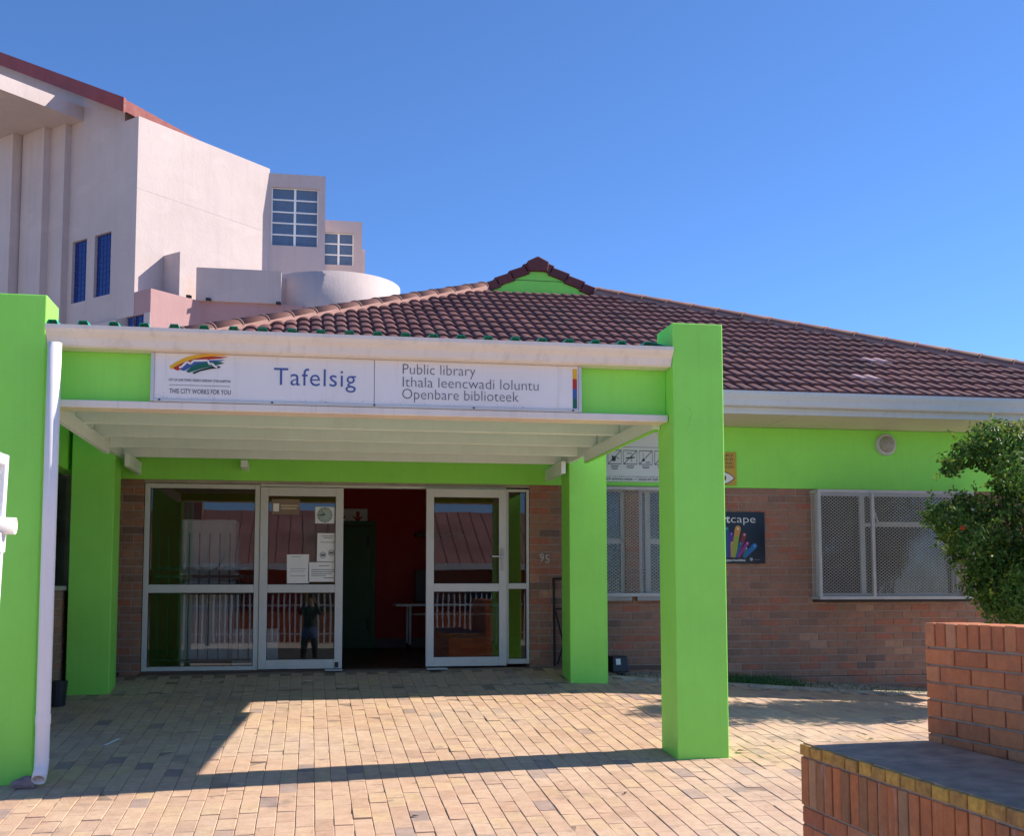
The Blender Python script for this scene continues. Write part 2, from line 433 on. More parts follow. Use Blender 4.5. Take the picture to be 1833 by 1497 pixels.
# pavement: jointing bed + single pavers
PX0, PX1, PY0, PY1 = -5.5, 8.4, 1.2, 12.24
def in_pave(x, y):
    if x > 3.1 and y > 11.78 - 0.06 * (x - 3.1): return False
    return True
mb = MB(); gx = np.arange(PX0, PX1 + 0.01, 0.35); gy = np.arange(PY0, PY1 + 0.01, 0.23)
for j in range(len(gy) - 1):
    for i in range(len(gx) - 1):
        x0, x1, y0, y1 = gx[i], gx[i + 1], gy[j], gy[j + 1]
        if in_pave((x0 + x1) / 2, (y0 + y1) / 2 + 0.1):
            mb.poly([(x, y, gz(x, y) - 0.0045) for x, y in ((x0, y0), (x1, y0), (x1, y1), (x0, y1))])
pave = mb.build('pavement', M['joint'], smooth=False); pave['kind'] = 'structure'
PWd, PLn, GAP = 0.1072, 0.2175, 0.0036
def paver_shape(m, T, tone, b=0.003):
    """paver top with worn edges, T places local coordinates"""
    hw, hl = PWd / 2, PLn / 2
    jx = lambda: random.uniform(-0.0012, 0.0012)
    o = [(-hw + jx(), -hl + jx()), (hw + jx(), -hl + jx()), (hw + jx(), hl + jx()), (-hw + jx(), hl + jx())]
    i = [(x * (1 - b / hw), y * (1 - b / hl)) for x, y in o]
    n = len(m.v)
    m.v += [tuple(T @ Vector((x, y, -0.012))) for x, y in o] + [tuple(T @ Vector((x, y, -0.0022))) for x, y in o] + [tuple(T @ Vector((x, y, 0))) for x, y in i]
    for k in range(4):
        j = (k + 1) % 4
        m.f += [(n + k, n + j, n + 4 + j, n + 4 + k), (n + 4 + k, n + 4 + j, n + 8 + j, n + 8 + k)]; m.t += [tone, tone]
    m.f.append((n + 8, n + 9, n + 10, n + 11)); m.t.append(tone)
cells = []
ncol = int((PX1 - PX0) / (PWd + GAP))
for c in range(ncol):
    x = PX0 + (c + 0.5) * (PWd + GAP)
    off = (0.5 if c % 2 else 0.0) * (PLn + GAP) + random.uniform(-0.012, 0.012)
    y = PY0 + off
    while y < PY1 - PLn / 2:
        if in_pave(x, y + 0.1): cells.append((x, y))
        y += PLn + GAP
def hidden_by_foreground(u, v):
    return (u > 1433 and v > 1330 + (u - 1433) * 0.02) or (u < 66) or not (0 <= v <= 1497) or u > 1833
tones = {}
def ptone():
    r = random.random()
    return random.uniform(0.0, 0.12) if r < 0.045 else (random.uniform(0.12, 0.22) if r < 0.10 else random.uniform(0.24, 1.0))
ranked = []
for (x, y) in cells:
    u, v = pix((x, y, gz(x, y)))
    if not hidden_by_foreground(u, v) and v < 1500: ranked.append((v, x, y))
ranked.sort(reverse=True)
single = set((x, y) for _, x, y in ranked[:300])
variants = []
for k in range(24):
    m = MB(); paver_shape(m, Matrix.Identity(4), (k + 0.5) / 24 if k > 2 else k * 0.035)
    variants.append(m.mesh('paver', M['paver']))
mb = MB()
for (x, y) in cells:
    z = gz(x, y); e = 0.05
    sx = (gz(x + e, y) - gz(x - e, y)) / (2 * e) + random.gauss(0, 0.011); sy = (gz(x, y + e) - gz(x, y - e)) / (2 * e) + random.gauss(0, 0.009)
    ax = Vector((1, 0, sx)).normalized(); nz = ax.cross(Vector((0, 1, sy)).normalized()).normalized(); ay = nz.cross(ax)
    T = Matrix((ax, ay, nz)).transposed().to_4x4(); T.translation = (x, y, z + random.gauss(0, 0.0016))
    tn = ptone()
    if (x, y) in single:
        k = random.randint(0, 2) if tn < 0.13 else min(23, 3 + int((tn - 0.13) / 0.87 * 21))
        o = put(bpy.data.objects.new('paver', variants[k]), pave); o.matrix_basis = T
    else:
        paver_shape(mb, T, tn)
mb.build('paver_field', M['paver'], pave, kind='stuff')

# ---------------------------------------------------------------- brickwork generator
BL, BH, BJ = 0.222, 0.073, 0.010
def brick_shape(m, T, L, H, D, tone, b=0.004, jit=0.0015):
    """front of a brick: local x along, z up, face at y = 0 looking to -y"""
    j = lambda: random.uniform(-jit, jit)
    o = [(j(), j()), (L + j(), j()), (L + j(), H + j()), (j(), H + j())]
    cxm, czm = L / 2, H / 2
    i = [(cxm + (x - cxm) * (1 - 2 * b / L), czm + (z - czm) * (1 - 2 * b / H)) for x, z in o]
    n = len(m.v)
    m.v += [tuple(T @ Vector((x, D, z))) for x, z in o] + [tuple(T @ Vector((x, b * 0.7, z))) for x, z in o] + [tuple(T @ Vector((x, j() * 0.6, z))) for x, z in i]
    for k in range(4):
        q = (k + 1) % 4
        m.f += [(n + k, n + q, n + 4 + q, n + 4 + k), (n + 4 + k, n + 4 + q, n + 8 + q, n + 8 + k)]; m.t += [tone, tone]
    m.f.append((n + 8, n + 9, n + 10, n + 11)); m.t.append(tone)
brick_cache = {}
def brick_obj(parent, T, L, H, D, mat, tone, b=0.004, jit=0.0015):
    q = round(tone * 5)
    key = (round(L, 3), round(H, 3), mat.name, q, random.randint(0, 1))
    if key not in brick_cache:
        m = MB(); brick_shape(m, Matrix.Identity(4), L, H, D, q / 5, b, jit); brick_cache[key] = m.mesh('brick', mat)
    o = put(bpy.data.objects.new('brick', brick_cache[key]), parent); o.matrix_basis = T
    return o
def subtract(a, b, holes, z0, z1):
    """parts of the interval a..b not covered by holes in the band z0..z1"""
    segs = [(a, b)]
    for (h0, h1, hz0, hz1) in holes:
        if z1 <= hz0 + 0.02 or z0 >= hz1 - 0.02: continue
        out = []
        for (p, q) in segs:
            if h1 <= p or h0 >= q: out.append((p, q)); continue
            if h0 > p: out.append((p, h0))
            if h1 < q: out.append((h1, q))
        segs = out
    return [(p, q) for p, q in segs if q - p > 0.025]
def frame_T(o, ux, n):
    """matrix: local x along ux, local z up, local -y along the outward normal n"""
    ux = Vector(ux).normalized(); n = Vector(n).normalized()
    T = Matrix((ux, -n, Vector((0, 0, 1)))).transposed().to_4x4(); T.translation = o
    return T

# ================================================================ LIBRARY BUILDING
WY = 12.3
lib = thing_at('library_building', 'low brick library with lime green band, maroon tiled hip roof and glazed entrance', 'library', (2.5, 14.0, 0.9))
ZB = 2.945          # top of the brickwork
ZS = 3.65           # soffit
XL, XR = -2.62, 9.6
holes = [(-1.715, 2.368, 0.5, 2.912), (3.0, 3.46, 1.72, 2.93), (3.62, 4.30, 1.72, 2.93), (5.72, 7.55, 1.70, 2.92)]
# backing wall with openings (mortar face recessed behind the brick faces)
mb = MB()
xcuts = sorted(set([XL, XR] + [h[0] for h in holes] + [h[1] for h in holes]))
zcuts = sorted(set([0.3, ZB] + [h[2] for h in holes if h[2] > 0.3] + [h[3] for h in holes]))
for i in range(len(xcuts) - 1):
    for j in range(len(zcuts) - 1):
        xm, zm = (xcuts[i] + xcuts[i + 1]) / 2, (zcuts[j] + zcuts[j + 1]) / 2
        if any(h[0] < xm < h[1] and h[2] < zm < h[3] for h in holes): continue
        mb.box(xcuts[i], xcuts[i + 1], WY + 0.007, WY + 0.22, zcuts[j], zcuts[j + 1])
wall = mb.build('front_wall', M['mortardark'], lib)
def occluded(u, v):
    if u < 0 or u > 1833 or v > 1300: return True
    if 1004 < u < 1090 or 1176 < u < 1308 or 116 < u < 212 or u < 96: return True
    if u > 1655 and v > 1118: return True
    if u > 1700 and v < 1090: return True
    return False
cand = []
nrow = int((ZB - 0.35) / (BH + BJ)) + 1
for r in range(nrow):
    z1 = ZB - r * (BH + BJ); z0 = z1 - BH
    x = XL - (0.5 if r % 2 else 0.0) * (BL + BJ)
    while x < XR:
        a, b = max(x, XL), min(x + BL, XR)
        for (p, q) in subtract(a, b, holes, z0, z1) if b - a > 0.03 else []:
            u, v = pix(((p + q) / 2, WY, (z0 + z1) / 2))
            low = z0 < gz((p + q) / 2, WY) - 0.12
            if low: continue
            cand.append((occluded(u, v), p, q, z0))
        x += BL + BJ
vis = [c for c in cand if not c[0]]
random.Random(3).shuffle(vis)
vis.sort(key=lambda c: -(c[2] - c[1]))
keep = set((c[1], c[3]) for c in vis[:300])
mb = MB()
for (oc, p, q, z0) in cand:
    tn = min(1, max(0, random.gauss(0.52, 0.2)))
    T = frame_T((p, WY, z0), (1, 0, 0), (0, -1, 0))
    if (p, z0) in keep: brick_obj(wall, T, q - p, BH, 0.02, M['libbrick'], tn, 0.003, 0.001)
    else: brick_shape(mb, T, q - p, BH, 0.02, tn, 0.003, 0.001)
mb.build('brickwork', M['libbrick'], wall, kind='stuff')
# plinth line of damp proof course: two thin dark slots low on the right
BX('damp_course', 4.0, XR, WY - 0.004, WY + 0.003, 0.80, 0.806, M['black'], lib)
# green band above the brickwork
MB().box(XL, XR, WY - 0.012, WY + 0.22, ZB + 0.001, ZS - 0.001).build('green_band', M['green'], lib, bevel=0.006)
# side walls of the building and inner wing on the left
BX('side_wall', XR - 0.22, XR, WY + 0.22, 20.5, 0.2, ZS, M['libbrick'], lib)
WX = -2.32
mb = MB(); mb.box(WX - 0.3, WX - 0.007, 9.6, WY + 0.0, 0.4, 1.83); mb.box(WX - 0.3, WX - 0.007, 11.95, WY, 1.83, ZB); mb.box(WX - 0.3, WX - 0.007, 9.6, 9.9, 1.83, ZB)
wing = mb.build('wing_wall', M['mortardark'], lib)
mb = MB(); wh = [(9.9, 11.95, 1.83, 2.93)]
for r in range(28):
    z1 = ZB - r * (BH + BJ); z0 = z1 - BH; y = 9.6 - (0.5 if r % 2 else 0) * (BL + BJ)
    while y < WY:
        a, b = max(y, 9.6), min(y + BL, WY)
        for (p, q) in subtract(a, b, wh, z0, z1) if b - a > 0.03 else []:
            brick_shape(mb, frame_T((WX, p, z0), (0, 1, 0), (1, 0, 0)), q - p, BH, 0.02, min(1, max(0, random.gauss(0.4, 0.22))), 0.003, 0.001)
        y += BL + BJ
for r in range(28):
    z1 = ZB - r * (BH + BJ)
    brick_shape(mb, frame_T((WX - 0.295, 9.594, z1 - BH), (1, 0, 0), (0, -1, 0)), 0.18 if r % 2 else 0.10, BH, 0.02, random.random(), 0.003, 0.001)
    brick_shape(mb, frame_T((WX - 0.295 + (0.19 if r % 2 else 0.11), 9.594, z1 - BH), (1, 0, 0), (0, -1, 0)), 0.10 if r % 2 else 0.18, BH, 0.02, random.random(), 0.003, 0.001)
mb.build('brickwork', M['libbrick'], wing, kind='stuff')
BX('wing_green_band', WX - 0.3, WX + 0.01, 9.6, WY - 0.014, ZB + 0.001, 3.50, M['green'], lib, bevel=0.005)
ww = BX('window', WX - 0.12, WX - 0.10, 9.9, 11.95, 1.83, 2.93, M['glass'], lib)
mb = MB()
for k in range(26): mb.box(WX - 0.2, WX - 0.19, 9.92 + k * 0.078, 9.985 + k * 0.078, 1.86, 2.90)
mb.build('blind', M['blind'], ww)
MB().box(WX - 0.06, WX + 0.03, 9.85, 12.0, 1.79, 1.83).build('sill', M['concrete'], ww)
BX('side_wall', XL, XL + 0.22, WY + 0.22, 20.5, 0.2, ZS, M['libbrick'], lib); BX('rear_wall', XL, XR, 20.5, 20.72, 0.2, ZS, M['libbrick'], lib)
# soffit, fascia and gutter
EY = 11.33
mb = MB()
for k in range(5):
    mb.box(-3.0 + k * 2.7, -3.0 + (k + 1) * 2.7 - 0.012, EY + 0.02, WY - 0.0125, ZS, ZS + 0.012)
mb.build('soffit', M['soffit'], lib)
BX('fascia', -3.1, 10.3, EY, EY + 0.02, ZS - 0.004, 3.80, M['greywhite'], lib, bevel=0.004)
def gutter_profile(y0, z0, w, h):
    pts = [(0, 0), (-w * 0.62, 0), (-w * 0.70, h * 0.08), (-w * 0.78, h * 0.42), (-w * 0.93, h * 0.66), (-w, h * 0.82), (-w, h), (-w + 0.008, h), (-w + 0.008, h * 0.84),
           (-w * 0.86, h * 0.64), (-w * 0.70, h * 0.42), (-w * 0.62, 0.012), (-0.008, 0.012), (-0.008, h), (0, h)]
    return [(y0 + a, z0 + b) for a, b in pts]
mb = MB(); prof = gutter_profile(EY - 0.002, 3.715, 0.14, 0.155)
mb.prism([(-3.1, y, z) for y, z in prof], (13.4, 0, 0))
mb.build('gutter', M['greywhite'], lib, fixn=True)

# ---- roof
TH = R(24); ZE = 3.845; RY0 = 11.25
def RP(x, s):   # s = distance up the slope from the eave
    return Vector((x, RY0 + s * math.cos(TH), ZE + s * math.sin(TH)))
roof = bpy.data.objects.new('roof', None); put(roof, lib)
GY = 16.95; S_top = (GY - RY0) / math.cos(TH)
HLx = lambda s: -3.17 + (2.53 + 3.17) * s / S_top     # left hip x at s
HRx = lambda s: 10.45 + (4.36 - 10.45) * s / S_top
# underlay: solid roof body
ZT = ZE + S_top * math.sin(TH)
mb = MB(); dz = -0.035
A0, A1 = (-3.17, RY0, ZE + dz), (10.45, RY0, ZE + dz); B0, B1 = (2.53, GY, ZT + dz), (4.36, GY, ZT + dz)
C0, C1 = (-3.17, 24.0, ZE + dz), (10.45, 24.0, ZE + dz); D0, D1 = (2.53, 18.3, ZT + dz), (4.36, 18.3, ZT + dz)
for q in ([A0, A1, B1, B0], [A1, C1, D1, B1], [C1, C0, D0, D1], [C0, A0, B0, D0]): mb.poly(q)
mb.build('roof_body', M['tile'], roof)
# tiles on the front slope
TWd, GA = 0.30, 0.333
def tile_shape(m, T, tone, nseg=5, x0=0.0, x1=TWd):
    n = len(m.v); N = nseg * 2 + 1
    prof = []
    for k in range(N):
        x = TWd * k / (N - 1); ph = (x % (TWd / 2)) / (TWd / 2)
        h = 0.028 * (math.sin(math.pi * ph) ** 0.55 if 0 < ph < 1 else 0.0)
        prof.append((x, h))
    for (x, h) in prof:
        m.v.append(tuple(T @ Vector((x, 0.0, 0.020))))            # bottom of nose
    for (x, h) in prof:
        m.v.append(tuple(T @ Vector((x, 0.0, h + 0.036))))         # top of nose
    for (x, h) in prof:
        m.v.append(tuple(T @ Vector((x, GA + 0.03, h * 0.98 + 0.006))))
    for k in range(N - 1):
        m.f += [(n + k, n + k + 1, n + N + k + 1, n + N + k), (n + N + k, n + N + k + 1, n + 2 * N + k + 1, n + 2 * N + k)]; m.t += [tone, tone]
Trot = Matrix.Rotation(TH, 4, 'X')
tvar = []
for k in range(8):
    m = MB(); tile_shape(m, Matrix.Identity(4), 0.1 + k * 0.1 if k < 7 else 0.99)
    me = m.mesh('roof_tile', M['tile'], smooth=False); tvar.append(me)
cells = []
nrows = int(S_top / GA)
for r in range(nrows):
    s = r * GA
    k = 0
    while True:
        x = -3.2 + k * TWd; k += 1
        if x > 10.45: break
        if x + TWd < HLx(s) or x > HRx(s): continue
        if x < HLx(s + GA) - 0.02 or x + TWd > HRx(s + GA) + 0.02:
            # cut tile at a hip: keep only when at least half is inside
            if x + TWd * 0.45 < HLx(s + GA * 0.5) or x + TWd * 0.55 > HRx(s + GA * 0.5): continue
        cells.append((x, s, r))
pairs = [onY(1565, 656, 13.4), onY(1565, 678, 13.0)]
def tvis(c):
    p = RP(c[0] + 0.15, c[1] + 0.16); u, v = pix(p)
    if u < 0 or u > 1833: return False
    if u < 1205 and v > 600 + (u - 300) * 0.02: return False
    if 1180 < u < 1293 and v > 582: return False
    return True
vis = [c for c in cells if tvis(c)]
keep = set((c[0], c[1]) for c in sorted(vis, key=lambda c: c[1])[:300])
mb = MB(); bright = set()
for tu, tv in ((1568, 657), (1565, 679)):
    best = min(cells, key=lambda c: (pix(RP(c[0] + 0.15, c[1] + 0.1))[0] - tu) ** 2 + 9 * (pix(RP(c[0] + 0.15, c[1] + 0.1))[1] - tv) ** 2)
    bright.add((best[0], best[1]))
for (x, s, r) in cells:
    T = Matrix.Translation(RP(x, s)) @ Trot @ Matrix.Rotation(random.gauss(0, 0.007), 4, 'Z') @ Matrix.Rotation(random.gauss(0, 0.006), 4, 'X') @ Matrix.Translation((random.gauss(0, 0.002), random.gauss(0, 0.006), 0))
    k = 7 if (x, s) in bright else min(6, max(0, int(random.gauss(3.2, 1.9))))
    if (x, s) in keep:
        o = put(bpy.data.objects.new('roof_tile', tvar[k]), roof); o.matrix_basis = T
        if k == 7: o['label'] = 'pale pink replacement roof tile'
    else: tile_shape(mb, T, 0.1 + 0.1 * k if k < 7 else 0.99)
mb.build('roof_tile_field', M['tile'], roof, kind='stuff')
# hip cappings with bedding mortar
def hip(a, b, n, nm):
    a = Vector(a); b = Vector(b); d = (b - a); L = d.length; d.normalize()
    mbm = MB(); side = d.cross(Vector((0, 0, 1))).normalized(); upv = side.cross(d)
    mbm.prism([a + side * -0.17 - upv * 0.06, a + side * 0.17 - upv * 0.06, a + side * 0.12 + upv * 0.055, a - side * 0.12 + upv * 0.055], d * L)
    mbm.build('bedding_mortar', M['pinkmortar'], roof, fixn=True)
    step = L / n
    for k in range(n):
        m = MB(); N = 9; p0 = a + d * (k * step); p1 = a + d * ((k + 1) * step + 0.03)
        for (p, lift) in ((p0, 0.010), (p1, 0.0)):
            for i in range(N):
                t = math.pi * i / (N - 1)
                m.v.append(tuple(p - side * math.cos(t) * 0.125 + upv * (0.035 + lift + math.sin(t) * 0.085)))
        for (p, lift) in ((p0, 0.010),):
            for i in range(N):
                t = math.pi * i / (N - 1)
                m.v.append(tuple(p - side * math.cos(t) * 0.108 + upv * (0.035 + lift + math.sin(t) * 0.068)))
        tn = random.random()
        for i in range(N - 1):
            m.f += [(i, i + 1, N + i + 1, N + i), (2 * N + i, 2 * N + i + 1, i + 1, i)]; m.t += [tn, tn]
        m.build(nm, M['ridge'], roof, smooth=True)
        jm = MB(); jm.tube([p1 - d * 0.028 - side * math.cos(math.pi * i / 10) * 0.130 + upv * (0.036 + math.sin(math.pi * i / 10) * 0.092) for i in range(11)], 0.009, 5)
        jm.build('mortar_joint', M['pinkmortar'], roof)
hip(RP(-3.17, 0) + Vector((0, 0, -0.015)), RP(2.53, S_top) + Vector((0, 0, -0.01)), 20, 'hip_tile')
hip(RP(10.45, 0) + Vector((0, 0, -0.015)), RP(4.36, S_top) + Vector((0, 0, -0.01)), 21, 'hip_tile')
# gablet
gl = RP(2.53, S_top); gr_ = RP(4.36, S_top); ap = onY(962, 468, GY)
gb = MB()
gb.prism([(2.62, GY - 0.02, ZT - 0.05), (4.28, GY - 0.02, ZT - 0.05), (ap.x, GY - 0.02, ap.z - 0.10)], (0, 0.1, 0))
gab = gb.build('gablet', M['green'], roof, fixn=True)
MB().box(2.9, 4.0, GY - 0.024, GY - 0.019, ZT + 0.17, ZT + 0.178).build('board_joint', M['black'], gab)
for (e, sgn) in ((gl, 1), (gr_, -1)):
    a = Vector((e.x - 0.02 * sgn, GY - 0.06, e.z + 0.03)); b = Vector((ap.x + 0.0, GY - 0.06, ap.z + 0.0))
    d = (b - a); L = d.length; d.normalize(); n = 4
    nrm = Vector((-d.z, 0, d.x)) * (1 if sgn > 0 else -1)
    if nrm.z < 0: nrm = -nrm
    for k in range(n):
        p0 = a + d * (L / n * k); p1 = a + d * (L / n * (k + 1) + 0.04)
        m = MB(); m.prism([p0 + nrm * 0.045, p1 + nrm * 0.01, p1 - nrm * 0.13, p0 - nrm * 0.10], (0, 0.34, 0), random.random())
        m.build('gable_tile', M['rake'], gab, bevel=0.012, fixn=True)
m = MB(); m.prism([ap + Vector((-0.15, -0.08, -0.17)), ap + Vector((0.15, -0.08, -0.17)), ap + Vector((0.17, -0.08, -0.02)), ap + Vector((0, -0.08, 0.065)), ap + Vector((-0.17, -0.08, -0.02))], (0, 1.3, 0), 0.7)
m.build('ridge_tile', M['rake'], gab, bevel=0.015, fixn=True)
mb = MB()
for sgn, e in ((1, gl), (-1, gr_)):
    mb.poly([(e.x, GY + 0.1, e.z), (ap.x, GY + 0.1, ap.z - 0.03), (ap.x, 18.3, ap.z - 0.03), (e.x, 18.3, e.z)])
mb.build('gablet_roof', M['tile'], gab)

# ---- entrance screen (frames, panes, door leaves)
FY0, FY1 = WY - 0.005, WY + 0.095
def leaf(name, x0, x1, z0, z1, st, top, bot, mid0, mid1, y0=FY0, y1=FY1, parent=lib, label=None):
    mb = MB()
    mb.box(x0, x0 + st, y0, y1, z0, z1); mb.box(x1 - st, x1, y0, y1, z0, z1)
    mb.box(x0 + st, x1 - st, y0 + 0.002, y1 - 0.002, z1 - top, z1); mb.box(x0 + st, x1 - st, y0 + 0.002, y1 - 0.002, z0, z0 + bot)
    mb.box(x0 + st, x1 - st, y0 + 0.002, y1 - 0.002, mid0, mid1)
    o = mb.build(name, M['alu'], parent, bevel=0.004, label=label)
    ym = (y0 + y1) / 2
    for (a, b) in ((z0 + bot, mid0), (mid1, z1 - top)):
        g = MB(); g.poly([(x0 + st - 0.005, ym, a - 0.005), (x1 - st + 0.005, ym, a - 0.005), (x1 - st + 0.005, ym, b + 0.005), (x0 + st - 0.005, ym, b + 0.005)])
        g.build('glass_pane', M['glass'], o)
        k = MB()
        for (p0, p1) in (((x0 + st, a), (x1 - st, a)), ((x0 + st, b), (x1 - st, b)), ((x0 + st, a), (x0 + st, b)), ((x1 - st, a), (x1 - st, b))):
            k.bar((p0[0], ym - 0.012, p0[1]), (p1[0], ym - 0.012, p1[1]), 0.012, 0.012)
        k.build('glazing_seal', M['black'], o)
    return o
leaf('fixed_window', -1.708, -0.535, 0.955, 2.905, 0.052, 0.048, 0.045, 1.763, 1.849)
dl = leaf('glass_door', -0.531, 0.338, 0.962, 2.880, 0.082, 0.092, 0.098, 1.763, 1.849, FY0 - 0.015, FY1 - 0.03)
dr = leaf('glass_door', 1.222, 2.10, 0.972, 2.885, 0.084, 0.092, 0.098, 1.772, 1.858, FY0 - 0.06, FY0 - 0.012)
leaf('side_light', 2.104, 2.362, 0.985, 2.895, 0.030, 0.03, 0.055, 1.80, 1.862)
BX('door_head', -0.533, 2.104, FY0, FY1, 2.886, 2.912, M['alu'], lib, bevel=0.003)
mb = MB(); mb.box(2.035, 2.068, FY0 - 0.078, FY0 - 0.06, 2.00, 2.24); mb.bar((2.05, FY0 - 0.11, 2.15), (1.93, FY0 - 0.11, 2.15), 0.018); mb.bar((2.05, FY0 - 0.06, 2.15), (2.05, FY0 - 0.118, 2.15), 0.018)
mb.build('door_handle', M['steel'], dr, bevel=0.003)
mb = MB(); mb.box(0.262, 0.30, FY0 - 0.033, FY0 - 0.013, 0.975, 1.03); mb.build('floor_bolt', M['black'], dl)
BX('threshold_plate', 0.16, 0.34, WY - 0.16, WY - 0.02, 0.948, 0.958, M['greywhite'], lib); BX('threshold_plate', 1.22, 1.44, WY - 0.22, WY - 0.07, 0.950, 0.960, M['greywhite'], lib)
# ---- interior room behind the entrance
IY = 16.8
BX('interior_floor', -2.36, 4.2, WY + 0.0, IY, 0.90, 0.951, M['innerfloor'], lib)
mb = MB(); mb.poly([(-2.36, IY, 0.9), (4.2, IY, 0.9), (4.2, IY, 3.6), (-2.36, IY, 3.6)]); mb.poly([(4.2, IY, 0.9), (4.2, WY + 0.22, 0.9), (4.2, WY + 0.22, 3.6), (4.2, IY, 3.6)])
mb.poly([(-2.36, WY + 0.22, 0.9), (-2.36, IY, 0.9), (-2.36, IY, 3.6), (-2.36, WY + 0.22, 3.6)])
mb.build('interior_wall', M['red'], lib)
BX('interior_ceiling', -2.36, 4.2, WY + 0.2, IY, 3.3, 3.32, M['ceiling'], lib)
idr = BX('interior_door', -0.05, 0.86, IY - 0.05, IY - 0.02, 0.951, 2.72, M['innergreen'], lib, bevel=0.004)
mb = MB(); mb.box(0.86, 0.93, IY - 0.07, IY - 0.001, 0.951, 2.80); mb.box(-0.12, -0.05, IY - 0.07, IY - 0.001, 0.951, 2.80); mb.box(-0.05, 0.86, IY - 0.07, IY - 0.001, 2.73, 2.80); mb.build('door_frame', M['innergreen'], idr)
mb = MB(); mb.box(0.80, 0.83, IY - 0.075, IY - 0.05, 2.42, 2.58); mb.box(0.80, 0.83, IY - 0.075, IY - 0.05, 1.22, 1.38); mb.build('hinge', M['black'], idr)
BX('skirting', 0.94, 4.1, IY - 0.02, IY - 0.001, 0.951, 1.09, M['innerfloor'], lib)
# exit sign, trolley table, screen, wall speaker inside
es = thing('exit_sign', 'white panel with dark red arrows pointing down above the green interior door', 'sign', (0.55, IY - 0.03, 2.85))
mb = MB(); mb.box(-0.3, 0.26, 0, 0.02, -0.10, 0.13); mb.build('panel', M['paper'], es)
def arrow(px):
    m = MB(); m.box(px - 0.025, px + 0.025, -0.004, -0.001, 0.0, 0.09); m.prism([(px - 0.085, -0.004, 0.03), (px, -0.004, -0.075), (px + 0.085, -0.004, 0.03), (px, -0.004, -0.01)], (0, 0.003, 0)); return m
for px in (-0.13, 0.12): arrow(px).build('arrow', M['pred'], es, fixn=True)
tt = thing('trolley_table', 'light table on castors against the red wall inside', 'table', (1.9, 15.9, 0.951))
BX('table_top', -0.75, 0.75, -0.3, 0.3, 0.62, 0.65, M['innerwhite'], tt, bevel=0.004); BX('shelf', -0.5, 0.75, -0.28, 0.28, 0.50, 0.515, M['innerwhite'], tt)
for sx in (-0.55, 0.65):
    for sy in (-0.24, 0.24):
        l = MB().tube([(sx, sy, 0.06), (sx, sy, 0.62)], 0.017, 8).build('leg', M['innerwhite'], tt, smooth=True)
        MB().tube([(sx - 0.015, sy, 0.05), (sx + 0.015, sy, 0.05)], 0.05, 12).build('castor', M['black'], l, smooth=True)
tv = thing('display_screen', 'black flat screen standing on the table inside', 'screen', (2.0, 16.1, 1.62))
BX('screen', -0.55, 0.55, -0.03, 0.03, 0.0, 0.46, M['darkplastic'], tv, bevel=0.008); BX('stand', -0.18, 0.18, -0.1, 0.1, -0.018, -0.001, M['darkplastic'], tv)
sp = thing('wall_bracket', 'dark bracket shelf fixed high on the red wall', 'bracket', (1.85, IY - 0.02, 2.45))
mb = MB(); mb.box(-0.35, 0.4, -0.3, 0, 0.12, 0.16); mb.build('shelf', M['darkplastic'], sp); MB().prism([(-0.02, -0.26, 0.12), (-0.02, -0.01, 0.12), (-0.02, -0.01, -0.15)], (0.03, 0, 0)).build('arm', M['darkplastic'], sp)
# white cupboard and burglar gate behind the fixed pane
cb = thing('white_cupboard', 'tall white cupboard standing behind the barred entrance pane', 'cupboard', (-0.98, 12.98, 0.951))
BX('carcass', -0.42, 0.16, 0, 0.5, 0.06, 1.62, M['innerwhite'], cb, bevel=0.01); BX('door', -0.40, -0.14, -0.02, 0, 0.1, 1.58, M['innerwhite'], cb, bevel=0.004); BX('door', -0.12, 0.14, -0.02, 0, 0.1, 1.58, M['innerwhite'], cb, bevel=0.004); BX('base', -0.40, 0.14, 0.03, 0.45, 0, 0.06, M['black'], cb)
wb = thing('white_board', 'pale board leaning low behind the burglar bars', 'board', (-0.62, 12.72, 0.951)); BX('panel', -0.2, 0.28, 0, 0.03, 0, 0.42, M['innerwhite'], wb)
bg_ = thing('burglar_gate', 'dark steel burglar bar gate behind the left entrance pane', 'gate', (-1.12, WY + 0.25, 0.951))
mb = MB()
for z in (0.10, 0.80, 0.985, 1.07): mb.bar((-0.50, 0, z), (0.50, 0, z), 0.018 if z in (0.1, 0.8) else 0.03)
mb.build('rail', M['black'], bg_)
for k in range(10):
    MB().bar((-0.47 + k * 0.105, 0.0, 0.10), (-0.47 + k * 0.105, 0.0, 1.45), 0.011).build('bar', M['black'], bg_)
sl = thing('stacked_chairs', 'white stacked plastic chairs behind the barred entrance pane', 'chairs', (-1.05, 12.76, 0.951))
mb = MB()
for k in range(3):
    z = 0.80 + k * 0.05; mb.box(-0.32, 0.30, -0.2, 0.2, z, z + 0.03); mb.box(-0.32, -0.26, -0.2, 0.2, z, z + 0.12); mb.box(0.25, 0.31, -0.2, 0.2, z, z + 0.12)
mb.build('seat', M['innerwhite'], sl, bevel=0.01)
for sx in (-0.3, 0.28): MB().tube([(sx, 0.0, 0), (sx, 0, 0.8)], 0.02, 8).build('leg', M['innerwhite'], sl)
